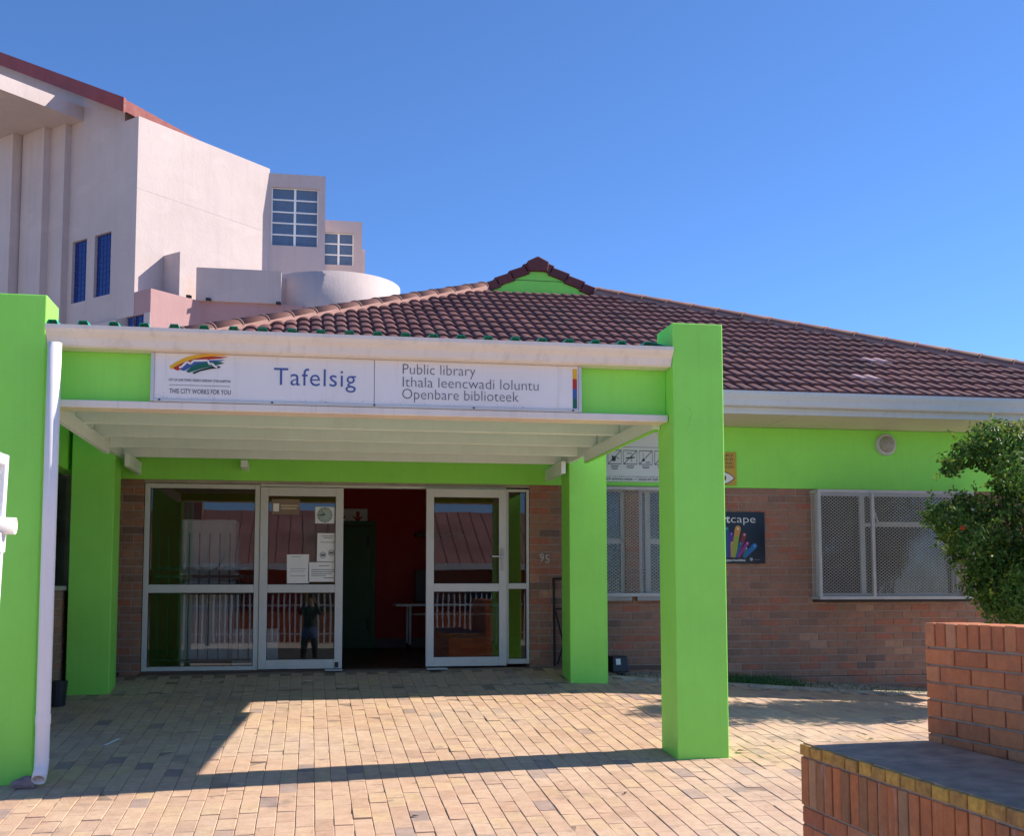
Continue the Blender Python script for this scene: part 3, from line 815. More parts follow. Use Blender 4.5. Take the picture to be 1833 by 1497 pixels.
# papers, clock and sticker on the left door leaf
GYD = FY0 - 0.015 + (FY1 - 0.03 - FY0 + 0.015) / 2 + 0.006
def sheet(u0, v0, u1, v1, name, label, mat, rot=0, y=GYD):
    a, b = onY(u0, v0, 12.33), onY(u1, v1, 12.33)
    w, h = (b.x - a.x), (a.z - b.z)
    o = thing(name, label, 'notice' if name != 'door_sticker' else 'sticker', ((a.x + b.x) / 2, y, (a.z + b.z) / 2), 'papers on the left door leaf' if name == 'notice' else None)
    o.rotation_euler = (0, rot, 0)
    MB().box(-w / 2, w / 2, 0, 0.0012, -h / 2, h / 2).build('sheet', mat, o)
    return o, w, h
def lines(o, w, h, rows, mat=M['greyink'], th=0.010):
    mb = MB()
    for (fx0, fx1, fz) in rows: mb.box(w * (fx0 - 0.5), w * (fx1 - 0.5), -0.0012, -0.0004, h * (0.5 - fz) - th / 2, h * (0.5 - fz) + th / 2)
    mb.build('text_line', mat, o)
YO = FY0 - 0.015 + (FY1 - 0.03 - FY0 + 0.015) / 2 - 0.004
o, w, h = sheet(568, 955, 605, 1006, 'notice', 'white notice with two round symbols on the left door leaf', M['paper'], 0.01, YO)
lines(o, w, h, [(0.2, 0.78, 0.10), (0.3, 0.7, 0.16), (0.15, 0.85, 0.32)], th=0.006)
for cx_, cz_ in ((-0.22, -0.27), (0.18, -0.19)):
    mb = MB(); pts = [(w * cx_ + 0.03 * math.cos(t * math.pi / 8), -0.001, h * cz_ + 0.03 * math.sin(t * math.pi / 8)) for t in range(17)]
    mb.tube(pts, 0.0035, 6, False); mb.box(w * cx_ - 0.02, w * cx_ + 0.02, -0.0015, -0.0005, h * cz_ - 0.012, h * cz_ + 0.012); mb.build('symbol', M['greyink'], o)
o, w, h = sheet(514, 993, 553, 1045, 'notice', 'plain white notice left of the other papers on the left door leaf', M['paper'], -0.01, YO)
lines(o, w, h, [(0.2, 0.6, 0.08), (0.15, 0.85, 0.5), (0.15, 0.8, 0.58), (0.15, 0.85, 0.74)], th=0.004)
o, w, h = sheet(552, 1007, 605, 1042, 'notice', 'wide white notice with four bold lines low on the left door leaf', M['paper'], 0.0, YO)
lines(o, w, h, [(0.35, 0.7, 0.18), (0.1, 0.9, 0.38), (0.1, 0.88, 0.48), (0.1, 0.78, 0.58), (0.1, 0.6, 0.68), (0.5, 0.85, 0.8)], M['ink'], 0.006)
o, w, h = sheet(487, 894, 536, 922, 'door_sticker', 'brown sticker with a telephone symbol at the top of the left door leaf', flat('sticker_brown', (0.23, 0.16, 0.11), 0.5), 0.0, YO)
lines(o, w, h, [(0.32, 0.95, 0.42), (0.32, 0.9, 0.6)], flat('sticker_print', (0.5, 0.40, 0.3), 0.6), 0.018)
mb = MB(); mb.box(-w * 0.45, -w * 0.24, -0.001, -0.0003, -h * 0.3, h * 0.22); mb.build('telephone_symbol', M['paper'], o)
ck = thing('wall_clock', 'square white clock at the top corner of the left door leaf', 'clock', (onY(581.5, 922.5, 12.31).x, YO - 0.0125, onY(581.5, 922.5, 12.31).z))
BX('case', -0.103, 0.103, 0, 0.012, -0.09, 0.09, M['innerwhite'], ck, bevel=0.012)
MB().tube([(0, -0.0008, 0), (0, -0.003, 0)], 0.082, 32).build('dial', flat('clock_dial', (0.33, 0.42, 0.36), 0.4), ck)
mb = MB(); mb.bar((-0.06, -0.008, -0.005), (0.0, -0.008, 0.0), 0.009); mb.bar((0.0, -0.007, 0.0), (-0.035, -0.007, 0.045), 0.005); mb.build('hand', M['black'], ck)
mb = MB()
for k in range(12):
    a = k * math.pi / 6; mb.bar((0.062 * math.sin(a), -0.006, 0.062 * math.cos(a)), (0.076 * math.sin(a), -0.006, 0.076 * math.cos(a)), 0.006)
mb.build('hour_mark', M['ink'], ck)

# ---- windows behind the guards
def window(x0, x1, z0, z1, bars, sub):
    mb = MB(); t = 0.045; y0, y1 = WY + 0.04, WY + 0.09
    mb.box(x0, x0 + t, y0, y1, z0, z1); mb.box(x1 - t, x1, y0, y1, z0, z1); mb.box(x0 + t, x1 - t, y0 + 0.002, y1 - 0.002, z0, z0 + t); mb.box(x0 + t, x1 - t, y0 + 0.002, y1 - 0.002, z1 - t, z1)
    for (a, b, c, d) in bars: mb.box(a, b, y0 + 0.003, y1 - 0.003, c, d)
    o = mb.build('window', M['greywhite'], lib, bevel=0.003)
    MB().poly([(x0 + 0.02, WY + 0.065, z0 + 0.02), (x1 - 0.02, WY + 0.065, z0 + 0.02), (x1 - 0.02, WY + 0.065, z1 - 0.02), (x0 + 0.02, WY + 0.065, z1 - 0.02)]).__class__
    g = MB(); g.poly([(x0 + 0.02, WY + 0.065, z0 + 0.02), (x1 - 0.02, WY + 0.065, z0 + 0.02), (x1 - 0.02, WY + 0.065, z1 - 0.02), (x0 + 0.02, WY + 0.065, z1 - 0.02)]); g.build('pane', M['glass'], o)
    BX('sill', x0 - 0.05, x1 + 0.05, WY - 0.07, WY + 0.04, z0 - 0.055, z0 - 0.004, M['concrete'] if sub else M['black'], o, bevel=0.004)
    return o
window(3.0, 3.46, 1.72, 2.93, [(3.045, 3.415, 2.30, 2.36)], True)
window(3.62, 4.30, 1.72, 2.93, [(3.70, 3.76, 1.76, 2.89), (3.76, 4.25, 2.30, 2.36)], True)
bw = window(5.72, 7.55, 1.70, 2.92, [(6.30, 6.36, 1.745, 2.875), (6.36, 7.505, 2.52, 2.56)], False)
mb = MB()
for (a, b) in (((6.40, 2.86), (6.47, 2.56)), ((6.47, 2.56), (7.42, 2.56)), ((7.42, 2.56), (7.48, 2.86))): mb.bar((a[0], WY - 0.02, a[1]), (b[0], WY - 0.06, b[1]), 0.022)
mb.build('top_hung_sash', M['greywhite'], bw)
# dark rooms behind those windows
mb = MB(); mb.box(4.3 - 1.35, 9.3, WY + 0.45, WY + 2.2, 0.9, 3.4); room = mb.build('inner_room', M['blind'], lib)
cur = MB()
for k in range(19):
    x = 5.75 + k * 0.095
    cur.box(x, x + 0.075, WY + 0.2, WY + 0.215, 1.75, 2.55 if k % 5 else 2.3)
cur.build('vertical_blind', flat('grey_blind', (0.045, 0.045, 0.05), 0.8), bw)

def expanded_mesh(o0, ux, uz, w, h, cw, ch, mat, parent, th=0.0045, dep=0.004):
    """zig-zag strands of expanded metal in the plane spanned by ux, uz"""
    ux = Vector(ux); uz = Vector(uz); o0 = Vector(o0); n = ux.cross(uz).normalized()
    mb = MB(); nc = int(w / cw); nr = int(h / ch); cw = w / nc; ch = h / nr
    V = mb.v; F = mb.f
    for c in range(nc + 1):
        for sgn in (1, -1):
            base = len(V)
            for r in range(2 * nr + 1):
                x = c * cw + (0.0 if r % 2 == 0 else sgn * cw / 2)
                x = min(max(x, 0), w); p = o0 + ux * x + uz * (r * ch / 2)
                V.append(tuple(p - ux * th / 2 - n * dep / 2)); V.append(tuple(p + ux * th / 2 - n * dep / 2)); V.append(tuple(p + n * dep / 2))
            for r in range(2 * nr):
                a = base + r * 3; b = a + 3
                F += [(a, a + 1, b + 1, b), (a + 1, a + 2, b + 2, b + 1), (a + 2, a, b, b + 2)]; mb.t += [0.5] * 3
    return mb.build('expanded_mesh', mat, parent)
def guard(x0, x1, z0, z1, dep, posts):
    y0 = WY - dep
    mb = MB(); t = 0.035
    for z in (z0 + t / 2, z1 - t / 2): mb.bar((x0, y0, z), (x1, y0, z), t, t)
    for x in [x0 + t / 2, x1 - t / 2] + posts: mb.bar((x, y0 - 0.001, z0), (x, y0 - 0.001, z1), t, t)
    for x in (x0 + t / 2, x1 - t / 2):
        for z in (z0 + t / 2, z1 - t / 2): mb.bar((x, y0 + t / 2, z), (x, WY - 0.001, z), t, t)
    o = mb.build('window_guard', M['steel'], lib)
    expanded_mesh((x0, y0 - 0.003, z0), (1, 0, 0), (0, 0, 1), x1 - x0, z1 - z0, 0.046, 0.034, M['mesh'], o, 0.0092, 0.004)
    expanded_mesh((x0 + 0.01, WY - 0.01, z0), (0, -1, 0), (0, 0, 1), dep - 0.01, z1 - z0, 0.046, 0.034, M['mesh'], o, 0.0092, 0.004)
    expanded_mesh((x1 - 0.01, WY - 0.01, z0), (0, -1, 0), (0, 0, 1), dep - 0.01, z1 - z0, 0.046, 0.034, M['mesh'], o, 0.0092, 0.004)
    return o
guard(5.66, 7.60, 1.675, 2.925, 0.20, [6.33])
guard(2.95, 4.50, 1.715, 2.935, 0.06, [])

# ================================================================ ENTRANCE CANOPY
cn = thing_at('entrance_canopy', 'lime green entrance canopy on four square pillars in front of the glazed doors', 'canopy', (0.4, 10, 0.6))
def pillar(x0, x1, y0, y1, top, label):
    zb = min(gz(x0, y0), gz(x1, y0)) - 0.06
    return MB().box(x0, x1, y0, y1, zb, top).build('pillar', M['green'], cn, bevel=0.008, label=label)
pillar(2.622, 3.012, 7.99, 8.375, 3.766, None)
pillar(-2.17, -1.778, 7.99, 8.36, 3.78, None)
pillar(2.622, 3.02, 11.44, 11.825, 3.50, None)
pillar(-2.272, -1.876, 11.44, 11.82, 3.50, None)
MB().box(-1.777, 2.621, 8.17, 8.36, 3.045, 3.47).build('beam', M['green'], cn, bevel=0.004)
MB().box(-1.774, 2.616, 8.10, 8.30, 3.036, 3.088).build('trim_board', M['cream'], cn, bevel=0.006)
mb = MB(); prof = gutter_profile(8.165, 3.435, 0.215, 0.140)
mb.prism([(-1.776, y, z) for y, z in prof], (4.394, 0, 0)); mb.build('gutter', M['cream'], cn, fixn=True)
# corrugated sheet: the crests show over the gutter
mb = MB(); pitch = 0.199; x = -2.1; pts = []
while x < 2.45:
    pts += [(x, 0.0), (x + 0.118, 0.0), (x + 0.133, 0.038), (x + 0.184, 0.038)]; x += pitch
pts.append((2.66, 0.0))
ya, yb, za, zb_ = 8.00, 11.28, 3.578, 3.64
for (px_, h) in pts: mb.v.append((px_, ya, za + h))
for (px_, h) in pts: mb.v.append((px_, yb, zb_ + h))
n = len(pts)
for k in range(n - 1): mb.f.append((k, k + 1, n + k + 1, n + k)); mb.t.append(0.5)
ro = mb.build('roof_sheet', M['teal'], cn); sm = ro.modifiers.new('thickness', 'SOLIDIFY'); sm.thickness = 0.004
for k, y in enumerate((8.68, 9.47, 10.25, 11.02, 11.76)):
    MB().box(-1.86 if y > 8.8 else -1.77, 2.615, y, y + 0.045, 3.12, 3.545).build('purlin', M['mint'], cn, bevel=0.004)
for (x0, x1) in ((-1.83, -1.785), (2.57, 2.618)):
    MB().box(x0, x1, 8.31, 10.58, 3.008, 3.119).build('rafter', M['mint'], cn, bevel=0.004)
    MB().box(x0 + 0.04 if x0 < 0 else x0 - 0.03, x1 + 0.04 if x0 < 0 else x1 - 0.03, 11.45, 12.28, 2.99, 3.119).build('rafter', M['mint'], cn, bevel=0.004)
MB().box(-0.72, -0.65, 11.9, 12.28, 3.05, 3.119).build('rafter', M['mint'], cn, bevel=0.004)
MB().box(2.566, 2.60, 8.31, 10.56, 2.998, 3.007).build('rafter_edge', M['green'], cn)
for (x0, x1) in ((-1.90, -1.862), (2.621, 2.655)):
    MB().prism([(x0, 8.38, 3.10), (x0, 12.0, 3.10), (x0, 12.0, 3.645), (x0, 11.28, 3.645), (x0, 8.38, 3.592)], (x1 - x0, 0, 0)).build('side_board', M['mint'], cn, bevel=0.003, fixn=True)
# downpipe
dpx, dpy = -1.702, 7.915
zb = gz(dpx, dpy)
dp = MB(); dp.tube([(dpx, dpy, 3.437), (dpx, dpy, 2.2), (dpx, dpy, 1.2), (dpx, dpy, zb + 0.20), (dpx, dpy, zb + 0.17), (dpx, dpy - 0.006, zb + 0.13), (dpx, dpy - 0.025, zb + 0.095), (dpx, dpy - 0.075, zb + 0.052)], 0.045, 20, False)
dpo = dp.build('downpipe', M['pvc'], cn, smooth=True); s2 = dpo.modifiers.new('wall', 'SOLIDIFY'); s2.thickness = 0.004
MB().tube([(dpx, dpy, zb + 0.40), (dpx, dpy, zb + 0.46)], 0.0485, 20).build('pipe_collar', M['pvc'], dpo); MB().tube([(dpx, dpy, zb + 0.165), (dpx, dpy, zb + 0.175)], 0.0475, 20).build('pipe_collar', M['pvc'], dpo)

# ================================================================ SIGNS
def text(parent, name, body, x, z, y, mat, width=None, height=None, depth=0.0015, bold=0.0, align='LEFT', space=1.0):
    """lettering as a mesh: x,z = left baseline point, width = total width, height = cap height"""
    cu_ = bpy.data.curves.new(name, 'FONT'); cu_.body = body; cu_.size = 1.0; cu_.offset = bold; cu_.space_character = space; cu_.resolution_u = 3; cu_.extrude = 0.0
    tmp = bpy.data.objects.new(name, cu_); COL.objects.link(tmp)
    dg = bpy.context.evaluated_depsgraph_get(); me = bpy.data.meshes.new_from_object(tmp.evaluated_get(dg))
    bpy.data.objects.remove(tmp); bpy.data.curves.remove(cu_)
    co = np.empty(len(me.vertices) * 3, dtype=np.float32); me.vertices.foreach_get('co', co); co = co.reshape(-1, 3)
    x0, x1 = co[:, 0].min(), co[:, 0].max()
    sz = (height / 0.69) if height else width / (x1 - x0)
    sx = width / (x1 - x0) if width else sz
    ox = x if align == 'LEFT' else x - (x1 - x0) * sx / 2
    new = np.stack([ox + (co[:, 0] - x0) * sx, np.full(len(co), y, dtype=np.float32), z + co[:, 1] * sz], 1)
    polys = [tuple(p.vertices) for p in me.polygons]; bpy.data.meshes.remove(me)
    span = sorted((min(new[i, 0] for i in p), max(new[i, 0] for i in p), k) for k, p in enumerate(polys))
    words, end = [], -1e9
    for a, b, k in span:            # one mesh for each word
        if a - end > sz * 0.17: words.append([])
        words[-1].append(k); end = max(end, b)
    for w in words:
        idx = sorted(set(i for k in w for i in polys[k])); mp = {i: n for n, i in enumerate(idx)}
        me = bpy.data.meshes.new(name); me.from_pydata([tuple(float(c) for c in new[i]) for i in idx], [], [tuple(mp[i] for i in polys[k]) for k in w])
        me.materials.append(mat); me.update()
        o = put(bpy.data.objects.new(name, me), parent)
        md = o.modifiers.new('thickness', 'SOLIDIFY'); md.thickness = depth; md.offset = 0
    return o
SY = 8.10
sg = thing_at('library_sign', 'long white weathered board reading Tafelsig and Public library on the canopy beam', 'sign', (0.42, 8.13, 3.09))
s0, s1 = onY(270, 720, SY).x, onY(1040, 740, SY).x
seam = onY(670, 690, SY).x
MB().box(s0 + 0.02, seam - 0.002, SY, 8.168, 3.112, 3.433).build('panel', M['sign'], sg, bevel=0.002)
MB().box(seam + 0.002, s1 - 0.02, SY, 8.168, 3.112, 3.433).build('panel', M['sign'], sg, bevel=0.002)
mb = MB(); mb.box(s0 - 0.005, s0 + 0.019, SY - 0.008, 8.166, 3.092, 3.433); mb.box(s1 - 0.019, s1 + 0.005, SY - 0.008, 8.166, 3.092, 3.433); mb.box(s0 + 0.02, s1 - 0.02, SY - 0.008, 8.166, 3.09, 3.1115)
mb.build('sign_frame', M['greywhite'], sg, bevel=0.002)
LY = SY - 0.0015
def T1(name, body, u0, u1, vb, cap, mat, bold=0.0, space=1.0):
    a = onY(u0, vb, LY); b = onY(u1, vb, LY); c = onY(u0, vb - cap, LY)
    return text(sg, name, body, a.x, a.z, LY, mat, b.x - a.x, c.z - a.z, bold=bold, space=space)
T1('lettering', 'Tafelsig', 490, 637, 689, 31, M['inkblue'], -0.004, 1.08)
T1('lettering', 'Public library', 721, 851, 669.5, 18.5, M['greyink'], -0.014)
T1('lettering', 'Ithala leencwadi loluntu', 721, 964, 692.5, 18.5, M['greyink'], -0.014)
T1('lettering', 'Openbare biblioteek', 720, 928, 714, 18.5, M['greyink'], -0.014)
T1('lettering', 'CITY OF CAPE TOWN  ISIXEKO SASEKAPA  STAD KAAPSTAD', 302, 413, 682, 4.5, M['greyink'], 0.0)
T1('lettering', 'THIS CITY WORKS FOR YOU', 303, 413, 704, 8.5, M['greyink'], 0.004)
a = onY(303, 689, LY); b = onY(412, 691, LY); BX('rule', a.x, b.x, LY - 0.0006, LY, a.z - 0.0015, a.z + 0.0015, M['greyink'], sg)
# emblem: strokes read from the board (zoomed pixel outline of the printed mark)
def ez(px_, py_, y=LY):   # zoomed outline coordinates to the board
    return onY(265 + px_ * 0.10365, 615 + py_ * 0.10365, y)
def emb(pts, mat, dy):
    m = MB(); m.prism([ez(p, q, SY - 0.001 - dy) for p, q in pts], (0, 0.0008, 0)); return m.build('emblem_stroke', mat, sg, fixn=True)
emb([(370, 390), (480, 320), (640, 240), (800, 200), (980, 182), (1180, 178), (1410, 198), (1260, 215), (1080, 222), (900, 245), (760, 280), (600, 340), (480, 400), (430, 440), (385, 440)], M['yellow'], 0.0)
emb([(430, 420), (540, 360), (640, 318), (780, 272), (940, 238), (1100, 222), (1385, 236), (1240, 262), (1060, 275), (1040, 300), (800, 310), (700, 350), (600, 400), (520, 470), (460, 450)], M['pred'], 0.0009)
emb([(545, 450), (680, 345), (730, 350), (800, 318), (1040, 312), (1060, 290), (1330, 284), (1240, 310), (1090, 330), (900, 350), (760, 400), (620, 475)], M['pblue'], 0.0018)
emb([(655, 480), (760, 395), (880, 350), (1040, 325), (1150, 318), (1250, 320), (1320, 346), (1200, 366), (1080, 400), (900, 440), (700, 505)], M['pgreen'], 0.0027)
emb([(775, 520), (770, 500), (900, 450), (1080, 405), (1180, 380), (1255, 404), (1230, 425), (1080, 440), (900, 480), (800, 525)], M['pdark'], 0.0036)
mt = [(540, 410), (575, 408), (670, 318), (735, 350), (785, 298), (1030, 290), (1060, 360), (1105, 345), (1150, 395), (1195, 412)]
m = MB(); dyw = SY - 0.0055
for (p, q) in zip(mt[:-1], mt[1:]):
    A = ez(*p, dyw); B = ez(*q, dyw); m.bar(A, B, 0.0012, 0.013)
m.build('emblem_stroke', M['pwhite'], sg)
for k, mm in enumerate((M['yellow'], M['pred'], M['pblue'], M['pgreen'])):
    z1 = 3.412 - k * 0.0735; BX('colour_bar', s1 - 0.062, s1 - 0.030, LY - 0.0008, LY, z1 - 0.0735, z1, mm, sg)
mb = MB()
for u, v in ((285, 722), (487, 728), (670, 733), (848, 737), (1026, 741)):
    p = onY(u, v, SY - 0.009); mb.box(p.x - 0.006, p.x + 0.006, SY - 0.013, SY - 0.008, 3.096, 3.107)
mb.build('screw', M['black'], sg)

# prohibition board between the right pillars
PYs = WY - 0.03
pb = thing_at('prohibition_sign', 'white board of crossed out pictograms above the narrow mesh window', 'sign', (3.6, 12.28, 2.995))
MB().box(2.75, 4.45, PYs, PYs + 0.015, 2.995, 3.56).build('panel', paint('pictogram_board', (0.58, 0.64, 0.65), 0.45, 0.04, 2, 0.0), pb, bevel=0.003)
mb = MB()
for z in (3.385, 3.021): mb.box(2.78, 4.42, PYs - 0.001, PYs, z, z + 0.004)
mb.build('rule', M['ink'], pb)
def px_(u, v): return onY(u, v, PYs - 0.001)
A = px_(1088, 806); B = px_(1112, 831); sq = B.x - A.x; stp = px_(1116, 806).x - px_(1088, 806).x; zt, zb2 = px_(1100, 806).z, px_(1100, 831).z
ZC = (zt + zb2) / 2; X0 = px_(1100.2, 818).x
for k in range(-1, 5):
    cx_ = X0 + k * stp; hs = sq / 2
    m = MB()
    for (p, q) in (((-hs, -hs), (hs, -hs)), ((hs, -hs), (hs, hs)), ((hs, hs), (-hs, hs)), ((-hs, hs), (-hs, -hs)), ((-hs, -hs), (hs, hs))):
        m.bar((cx_ + p[0], PYs - 0.001, ZC + p[1]), (cx_ + q[0], PYs - 0.001, ZC + q[1]), 0.0015, 0.0075)
    j = k % 3
    if j == 0:
        m.prism([(cx_ - 0.03, PYs - 0.002, ZC + 0.02), (cx_ + 0.015, PYs - 0.002, ZC + 0.0), (cx_ + 0.01, PYs - 0.002, ZC - 0.045), (cx_ - 0.035, PYs - 0.002, ZC - 0.045)], (0, 0.001, 0)); m.bar((cx_ + 0.01, PYs - 0.001, ZC + 0.01), (cx_ + 0.05, PYs - 0.001, ZC - 0.02), 0.0015, 0.008)
    elif j == 1:
        m.bar((cx_ - 0.05, PYs - 0.001, ZC - 0.01), (cx_ + 0.05, PYs - 0.001, ZC + 0.0), 0.0015, 0.014); m.bar((cx_ + 0.02, PYs - 0.001, ZC + 0.03), (cx_ + 0.015, PYs - 0.001, ZC - 0.05), 0.0015, 0.016); m.bar((cx_ - 0.04, PYs - 0.001, ZC + 0.045), (cx_ + 0.02, PYs - 0.001, ZC + 0.045), 0.0015, 0.008)
    else:
        m.bar((cx_ - 0.03, PYs - 0.001, ZC + 0.05), (cx_ - 0.025, PYs - 0.001, ZC - 0.03), 0.0015, 0.010); m.bar((cx_ + 0.0, PYs - 0.001, ZC - 0.055), (cx_ + 0.05, PYs - 0.001, ZC - 0.052), 0.0015, 0.010); m.box(cx_ - 0.042, cx_ - 0.012, PYs - 0.002, PYs - 0.001, ZC - 0.042, ZC - 0.015)
    for i in range(3 if j == 0 else 2): m.box(cx_ - 0.045 + 0.006 * i, cx_ + 0.045 - 0.006 * i, PYs - 0.0015, PYs - 0.0005, ZC - hs - 0.026 - 0.018 * i, ZC - hs - 0.018 - 0.018 * i)
    m.build('pictogram', M['ink'], pb)
text(pb, 'lettering', 'are considered trespassers and are subject', 3.235, px_(1100, 854).z, PYs - 0.001, M['ink'], 0.78, 0.014)
text(pb, 'lettering', 'ENTERING AT OWN RISK  •  RIGHT OF ADMISSION RESERVED', 2.98, px_(1100, 860).z, PYs - 0.001, M['ink'], 1.36, 0.026)
# yellow alarm notice
yn = thing_at('alarm_notice', 'small yellow notice with an eye symbol beside the front right pillar', 'sign', (4.58, 12.28, 2.97))
YX0, YX1 = 4.40, 4.766
MB().box(YX0, YX1, WY - 0.03, WY - 0.014, 2.972, 3.352).build('panel', paint('yellow_board', (0.52, 0.36, 0.05), 0.5, 0.08, 4, 0.0), yn)
for k, wd in enumerate(('LIBRARY', 'PROTECTED BY', 'ELECTRONIC', 'ALARM SYSTEM')):
    text(yn, 'lettering', wd, YX1 - 0.03 - 0.30, 3.30 - k * 0.045, WY - 0.031, M['ink'], 0.30, 0.030)
m = MB(); ec = (YX1 - 0.165, WY - 0.031, 3.055)
up = [(ec[0] + 0.14 * math.cos(t), ec[1], ec[2] + 0.075 * math.sin(t)) for t in [math.pi * k / 8 for k in range(9)]]
eye = [(ec[0] - 0.14 + 0.28 * k / 8, ec[1], ec[2] + 0.07 * (1 - (2 * k / 8 - 1) ** 2)) for k in range(9)] + [(ec[0] + 0.14 - 0.28 * k / 8, ec[1], ec[2] - 0.07 * (1 - (2 * k / 8 - 1) ** 2)) for k in range(1, 8)]
m.prism(eye, (0, -0.0006, 0)); m.build('eye_white', M['pwhite'], yn, fixn=True)
m = MB()
for k in range(len(eye)): m.bar(Vector(eye[k]) + Vector((0, -0.001, 0)), Vector(eye[(k + 1) % len(eye)]) + Vector((0, -0.001, 0)), 0.001, 0.009)
m.tube([(ec[0], ec[1] - 0.0008, ec[2]), (ec[0], ec[1] - 0.0016, ec[2])], 0.04, 20); m.build('eye_outline', M['ink'], yn)
# black poster
PO = thing_at('poster', 'glossy black poster with coloured fingers on the brick wall beside the front pillar', 'poster', (4.76, 12.29, 2.08))
t_ = NT('poster_black'); t_.col((0.006, 0.009, 0.018)).rough(0.22); M['posterblack'] = t_.m
PX1_, PX0_ = 5.097, 4.42; PZ0, PZ1 = 2.083, 2.668
MB().box(PX0_, PX1_, WY - 0.022, WY - 0.002, PZ0, PZ1).build('panel', M['posterblack'], PO, bevel=0.003)
py = WY - 0.0235
def pp(u, v): return onY(1280 + u * 0.0868, 900 + v * 0.0868, py)
a = pp(330, 415); b = pp(832, 415); text(PO, 'lettering', 'cape', a.x, a.z, py, M['pwhite'], b.x - a.x, 0.088, bold=-0.012)
a = pp(232, 415); b = pp(310, 415); text(PO, 'lettering', 'smart', b.x - 0.31, a.z, py, M['pwhite'], 0.31, 0.088, bold=0.02)
a = pp(225, 1210); b = pp(625, 1210); text(PO, 'lettering', 'opportunities', b.x - 0.245, a.z, py, M['pwhite'], 0.245, 0.026, bold=0.01)
a = pp(800, 1180); b = pp(930, 1180); BX('text_line', a.x, b.x, py - 0.0005, py, a.z - 0.004, a.z + 0.004, M['greyink'], PO)
c_ = pp(748, 1172); MB().tube([(c_.x, py, c_.z), (c_.x, py - 0.0008, c_.z)], 0.019, 18).build('emblem', flat('poster_grey', (0.3, 0.34, 0.36)), PO)
def finger(x0, y0, x1, y1, wdt, colr, tipc, layer):
    A = pp(x0, y0); B = pp(x1, y1); A.y = B.y = py - 0.0006 * layer
    d = (B - A).normalized(); s = Vector((-d.z, 0, d.x)); r = wdt * 0.0868 * 12.3 / 2038 * 0.5
    pts = [A - s * r * 0.7, A + s * r * 0.7, B + s * r] + [B + s * r * math.cos(t) + d * r * math.sin(t) for t in [math.pi * k / 6 for k in range(1, 6)]] + [B - s * r]
    o = MB().prism(pts, (0, -0.0004, 0)).build('finger_shape', print_mat('finger_print', colr, 0.4), PO, fixn=True)
    Bc = B + Vector((0, -0.001, 0)); MB().tube([Bc, Bc + Vector((0, -0.0004, 0))], r * 0.42, 12).build('finger_icon', print_mat('finger_icon_print', tipc, 0.4), PO)
finger(250, 1130, 235, 540, 110, (0.02, 0.11, 0.22), (0.1, 0.5, 0.5), 1)
finger(300, 1130, 335, 650, 90, (0.10, 0.03, 0.30), (0.4, 0.25, 0.7), 2)
finger(360, 1130, 470, 540, 135, (0.55, 0.28, 0.06), (0.75, 0.6, 0.35), 3)
finger(400, 1130, 440, 740, 110, (0.27, 0.38, 0.05), (0.2, 0.4, 0.05), 4)
finger(345, 1130, 350, 840, 80, (0.40, 0.30, 0.08), (0.7, 0.4, 0.1), 5)
finger(450, 1130, 605, 665, 105, (0.20, 0.03, 0.045), (0.7, 0.5, 0.55), 2)
finger(480, 1130, 665, 840, 80, (0.28, 0.03, 0.22), (0.7, 0.4, 0.65), 3)
finger(440, 1130, 525, 850, 70, (0.02, 0.10, 0.28), (0.15, 0.4, 0.7), 6)
finger(590, 1130, 815, 895, 115, (0.02, 0.14, 0.36), (0.1, 0.4, 0.75), 4)
finger(580, 1130, 645, 950, 60, (0.02, 0.16, 0.16), (0.75, 0.8, 0.8), 5)
# house number 95
hn = thing_at('house_number', 'small metal number 95 on the brick wall right of the entrance', 'house number', (2.55, 12.29, 2.1))
p = onY(966, 1006, WY - 0.012)
o = text(hn, 'digit', '9', p.x, p.z, WY - 0.014, M['steel'], 0.050, 0.09, 0.008, 0.012); text(hn, 'digit', '5', p.x + 0.060, p.z - 0.012, WY - 0.014, M['steel'], 0.050, 0.09, 0.008, 0.012)
# bulkhead lamp
wl = thing('wall_lamp', 'round white bulkhead lamp with dusty glass high on the green band', 'lamp', (6.609, WY - 0.012, 3.478))
MB().tube([(0, 0, 0), (0, -0.03, 0), (0, -0.05, 0)], [0.128, 0.128, 0.112], 40).build('lamp_ring', M['greywhite'], wl, bevel=0.006)
m = MB(); N = 28
prev = None
for (r, y) in ((0.098, -0.051), (0.09, -0.066), (0.065, -0.083), (0.03, -0.092), (0.001, -0.094)):
    ring = len(m.v); m.v += [(r * math.cos(2 * math.pi * k / N), y, r * math.sin(2 * math.pi * k / N)) for k in range(N)]
    if prev is not None:
        for k in range(N): m.f.append((prev + k, prev + (k + 1) % N, ring + (k + 1) % N, ring + k)); m.t.append(0.5)
    prev = ring
m.build('lamp_glass', paint('dusty_glass', (0.33, 0.31, 0.28), 0.35, 0.2, 18, 0.3, 60), wl, smooth=True, fixn=True)

